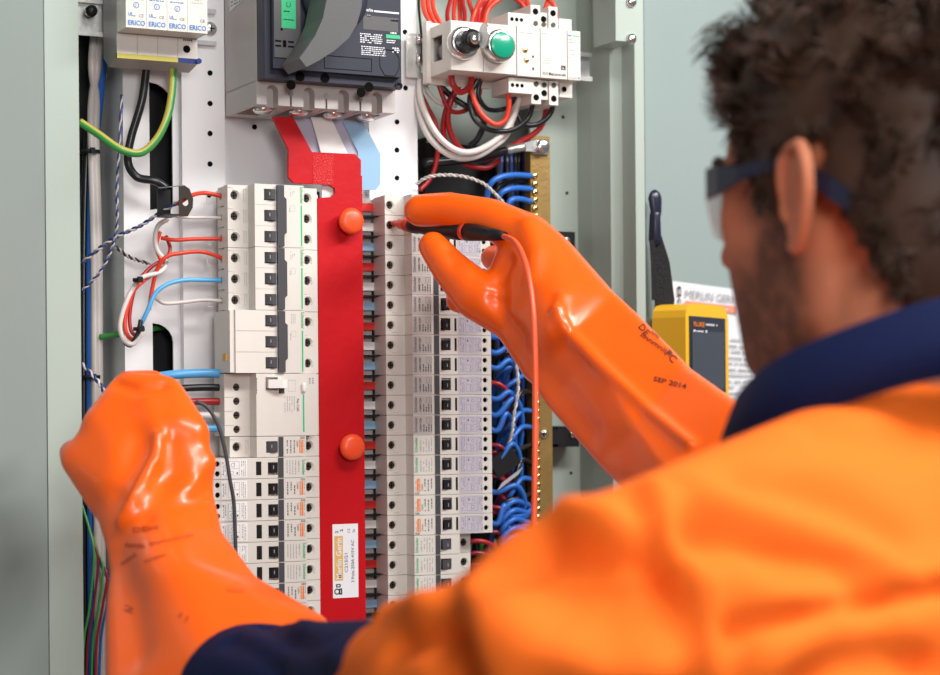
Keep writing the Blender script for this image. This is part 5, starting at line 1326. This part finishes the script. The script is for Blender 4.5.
s0 = sec(541, 302, 1.68, 55); s1_ = sec(592, 360, 1.63, 64, ridge=-.05); s2_ = sec(648, 420, 1.565, 66, ridge=.2); s3_ = sec(700, 462, 1.50, 70, ridge=.45); s4_ = sec(745, 500, 1.46, 72, ridge=.5)
G.hull(s0+s1_, 3); G.hull(s1_+s2_, 3); G.hull(s2_+s3_, 3); G.hull(s3_+s4_, 3)
rg = remesh(G, .0030, 4, 'rubber_glove', 'glove')
sculpt(rg, [
    ([(556, 312), (566, 330), (600, 365), (650, 412), (690, 445)], .0035, .005),
    ([(562, 296), (560, 310)], .004, .004),
    ([(492, 300), (505, 318), (520, 335)], .005, -.004),
    ([(508, 262), (498, 282), (500, 300)], .005, -.005),
    ([(528, 222), (536, 250), (532, 280)], .006, .004),
    ([(520, 350), (550, 380), (590, 430)], .010, -.003),
    ([(450, 250), (455, 262)], .004, -.002)])
rg['label'] = 'right orange rubber glove'
seat(rg, man)
# right forearm, hidden behind the shoulder, joins glove to jacket
m = MB().m('navy'); m.hull([B(765, 505, 1.49, 55), B(800, 560, 1.50, 62)], 3); m.hull([B(800, 560, 1.50, 62), B(1000, 700, 1.50, 72)], 3); m.hull([B(1000, 700, 1.5, 72), B(1100, 660, 1.45, 78)], 3)
rs_ = remesh(m, .007, 4, 'forearm_sleeve', 'navy'); seat(rs_, man)
# printing on the gloves
g_r = rg.copy()
for o_, items, mt_ in ((rg, [('DE', 638, 327, 9, 52, 12), ('nmi', 650, 333, 6, 40, 10), ('iinnmniim', 640, 336, 7, 35, 38), ('FC', 664, 354, 10, 48, 13), ('SEP 2014', 653, 381, 7, 14, 34)], 'stamp'),
                       (lgv, [('DEini', 133, 533, 7, -8, 26), ('nmin', 125, 547, 8, 4, 20), ('inmninm', 150, 546, 6, -12, 44), ('mini', 122, 566, 6, -35, 18), ('nnim', 145, 563, 5, -18, 22), ('imni', 226, 592, 5, 3, 18), ('2', 122, 610, 9, 20, 12), ('11', 176, 616, 8, 30, 12)], 'stampf')):
    pl = o_.location.copy()
    # the glove mesh is already in the person's frame: bring a copy back to the world for the ray casts
    class _o: pass
    t_ = _o(); t_.data = o_.data.copy(); t_.data.transform(Matrix.Translation(man.location))
    stamp(t_, items, 'stamped_ink', mt_, man)
bpy.data.objects.remove(g_r)
# trousers, boots and hands inside the gloves are out of frame; legs carry the body to the floor
hipc = Q(930, 1250, 1.12); hl = Vector((Hl.x, Hl.y, 0)).normalized(); hf = Vector((Hf.x, Hf.y, 0)).normalized()
m = MB().m('navy')
m.hull([(hipc, .15), (hipc+Vector((0, 0, -.12)), .14)], 3)
for s_ in (1, -1):
    a = hipc+hl*.09*s_+Vector((0, 0, -.1)); k_ = a+hf*.03+Vector((0, 0, -.36)); f_ = Vector((k_.x-hf.x*.03, k_.y-hf.y*.03, -1.24))
    m.hull([(a, .092), (k_, .065)], 2); m.hull([(k_, .065), (f_, .055)], 2)
seat(remesh(m, .012, 4, 'trousers', 'navy'), man)
for s_ in (1, -1):
    a = hipc+hl*.09*s_; f_ = Vector((a.x, a.y, -1.30))
    MB().m('boot').hull([(f_+Vector((0, 0, .06)), .055), (f_, .048), (f_+hf*.15+Vector((0, 0, -.015)), .034), (f_-hf*.03, .045)], 3).build('boot', None, man)
# ================================================================= test probe with its lead
tipw = P(391, 223, .019)
pr_end = Q(505, 236, 1.665)
ax_ = (pr_end-tipw); Lp = ax_.length; ax_ = ax_.normalized()
pb = empty('test_probe', tuple(tipw), 'black and red test probe held in the right glove, tip on a breaker screw', 'test probe')
MB().m('steel').cyl(tipw, ax_, .0008, .006, 10).build('needle', None, pb)
MB().m('w_red').lathe(tipw+ax_*.003, ax_, [(.0022, 0), (.0030, .003), (.0032, .009), (.0046, .012), (.0048, .018), (.0060, .021), (.0062, .026), (.0045, .030)], 18).build('red_tip_guard', None, pb)
MB().m('dark').lathe(tipw+ax_*.031, ax_, [(.0048, 0), (.0068, .003), (.0070, .012), (.0062, .016), (.0078, .030), (.0082, Lp*.62-.031), (.0076, Lp*.66-.031)], 18).build('grip', None, pb)
MB().m('w_red').lathe(tipw+ax_*Lp*.66, ax_, [(.0078, 0), (.0078, .006)], 18).build('red_band', None, pb)
MB().m('dark').lathe(tipw+ax_*(Lp*.66+.006), ax_, [(.0080, 0), (.0074, .008), (.0055, Lp*.20), (.0036, Lp*.34-.006)], 18).build('strain_relief', None, pb)
ld_ = [pr_end-ax_*.004, Q(515, 242, 1.635), Q(525, 262, 1.61), Q(531, 292, 1.595), Q(534, 330, 1.585), Q(535.5, 400, 1.58), Q(535, 470, 1.57), Q(534, 540, 1.56), Q(536, 640, 1.50), Q(560, 800, 1.4)]
leadm = mat('probe_lead_rubber', (.85, .10, .03), .4); M['lead'] = leadm
MB().m('lead').tube(ld_, .0024, 10, 8).build('lead', None, pb)
# ================================================================= light
def area(name, loc, tgt, size, power, col=(1, 1, 1), sy=None):
    l = bpy.data.lights.new(name, 'AREA'); l.energy = power; l.color = col; l.size = size
    if sy: l.shape = 'RECTANGLE'; l.size_y = sy
    o = bpy.data.objects.new(name, l); link(o); o.location = loc
    d = (Vector(tgt)-Vector(loc)).normalized(); o.rotation_euler = d.to_track_quat('-Z', 'Y').to_euler(); return o
area('ceiling_light', (.25, -1.4, 1.25), (.1, 0, -.05), 1.0, 24, (1, .98, .95), .3)
area('ceiling_light', (1.3, -1.3, 1.25), (.1, 0, -.1), 1.0, 38, (1, .98, .96), .3)
area('fill_light', (-.55, -2.3, .35), (.1, 0, -.05), .5, 17, (1, .99, .98))  # added fill near the camera to brighten the pan, not a real lamp
w = bpy.data.worlds.new('world'); SC.world = w; w.use_nodes = True
w.node_tree.nodes['Background'].inputs[0].default_value = (.86, .90, .95, 1); w.node_tree.nodes['Background'].inputs[1].default_value = .19
SC.view_settings.view_transform = 'Standard'; SC.view_settings.look = 'None'; SC.view_settings.gamma = 1; SC.view_settings.exposure = .04
SC.view_settings.use_curve_mapping = False
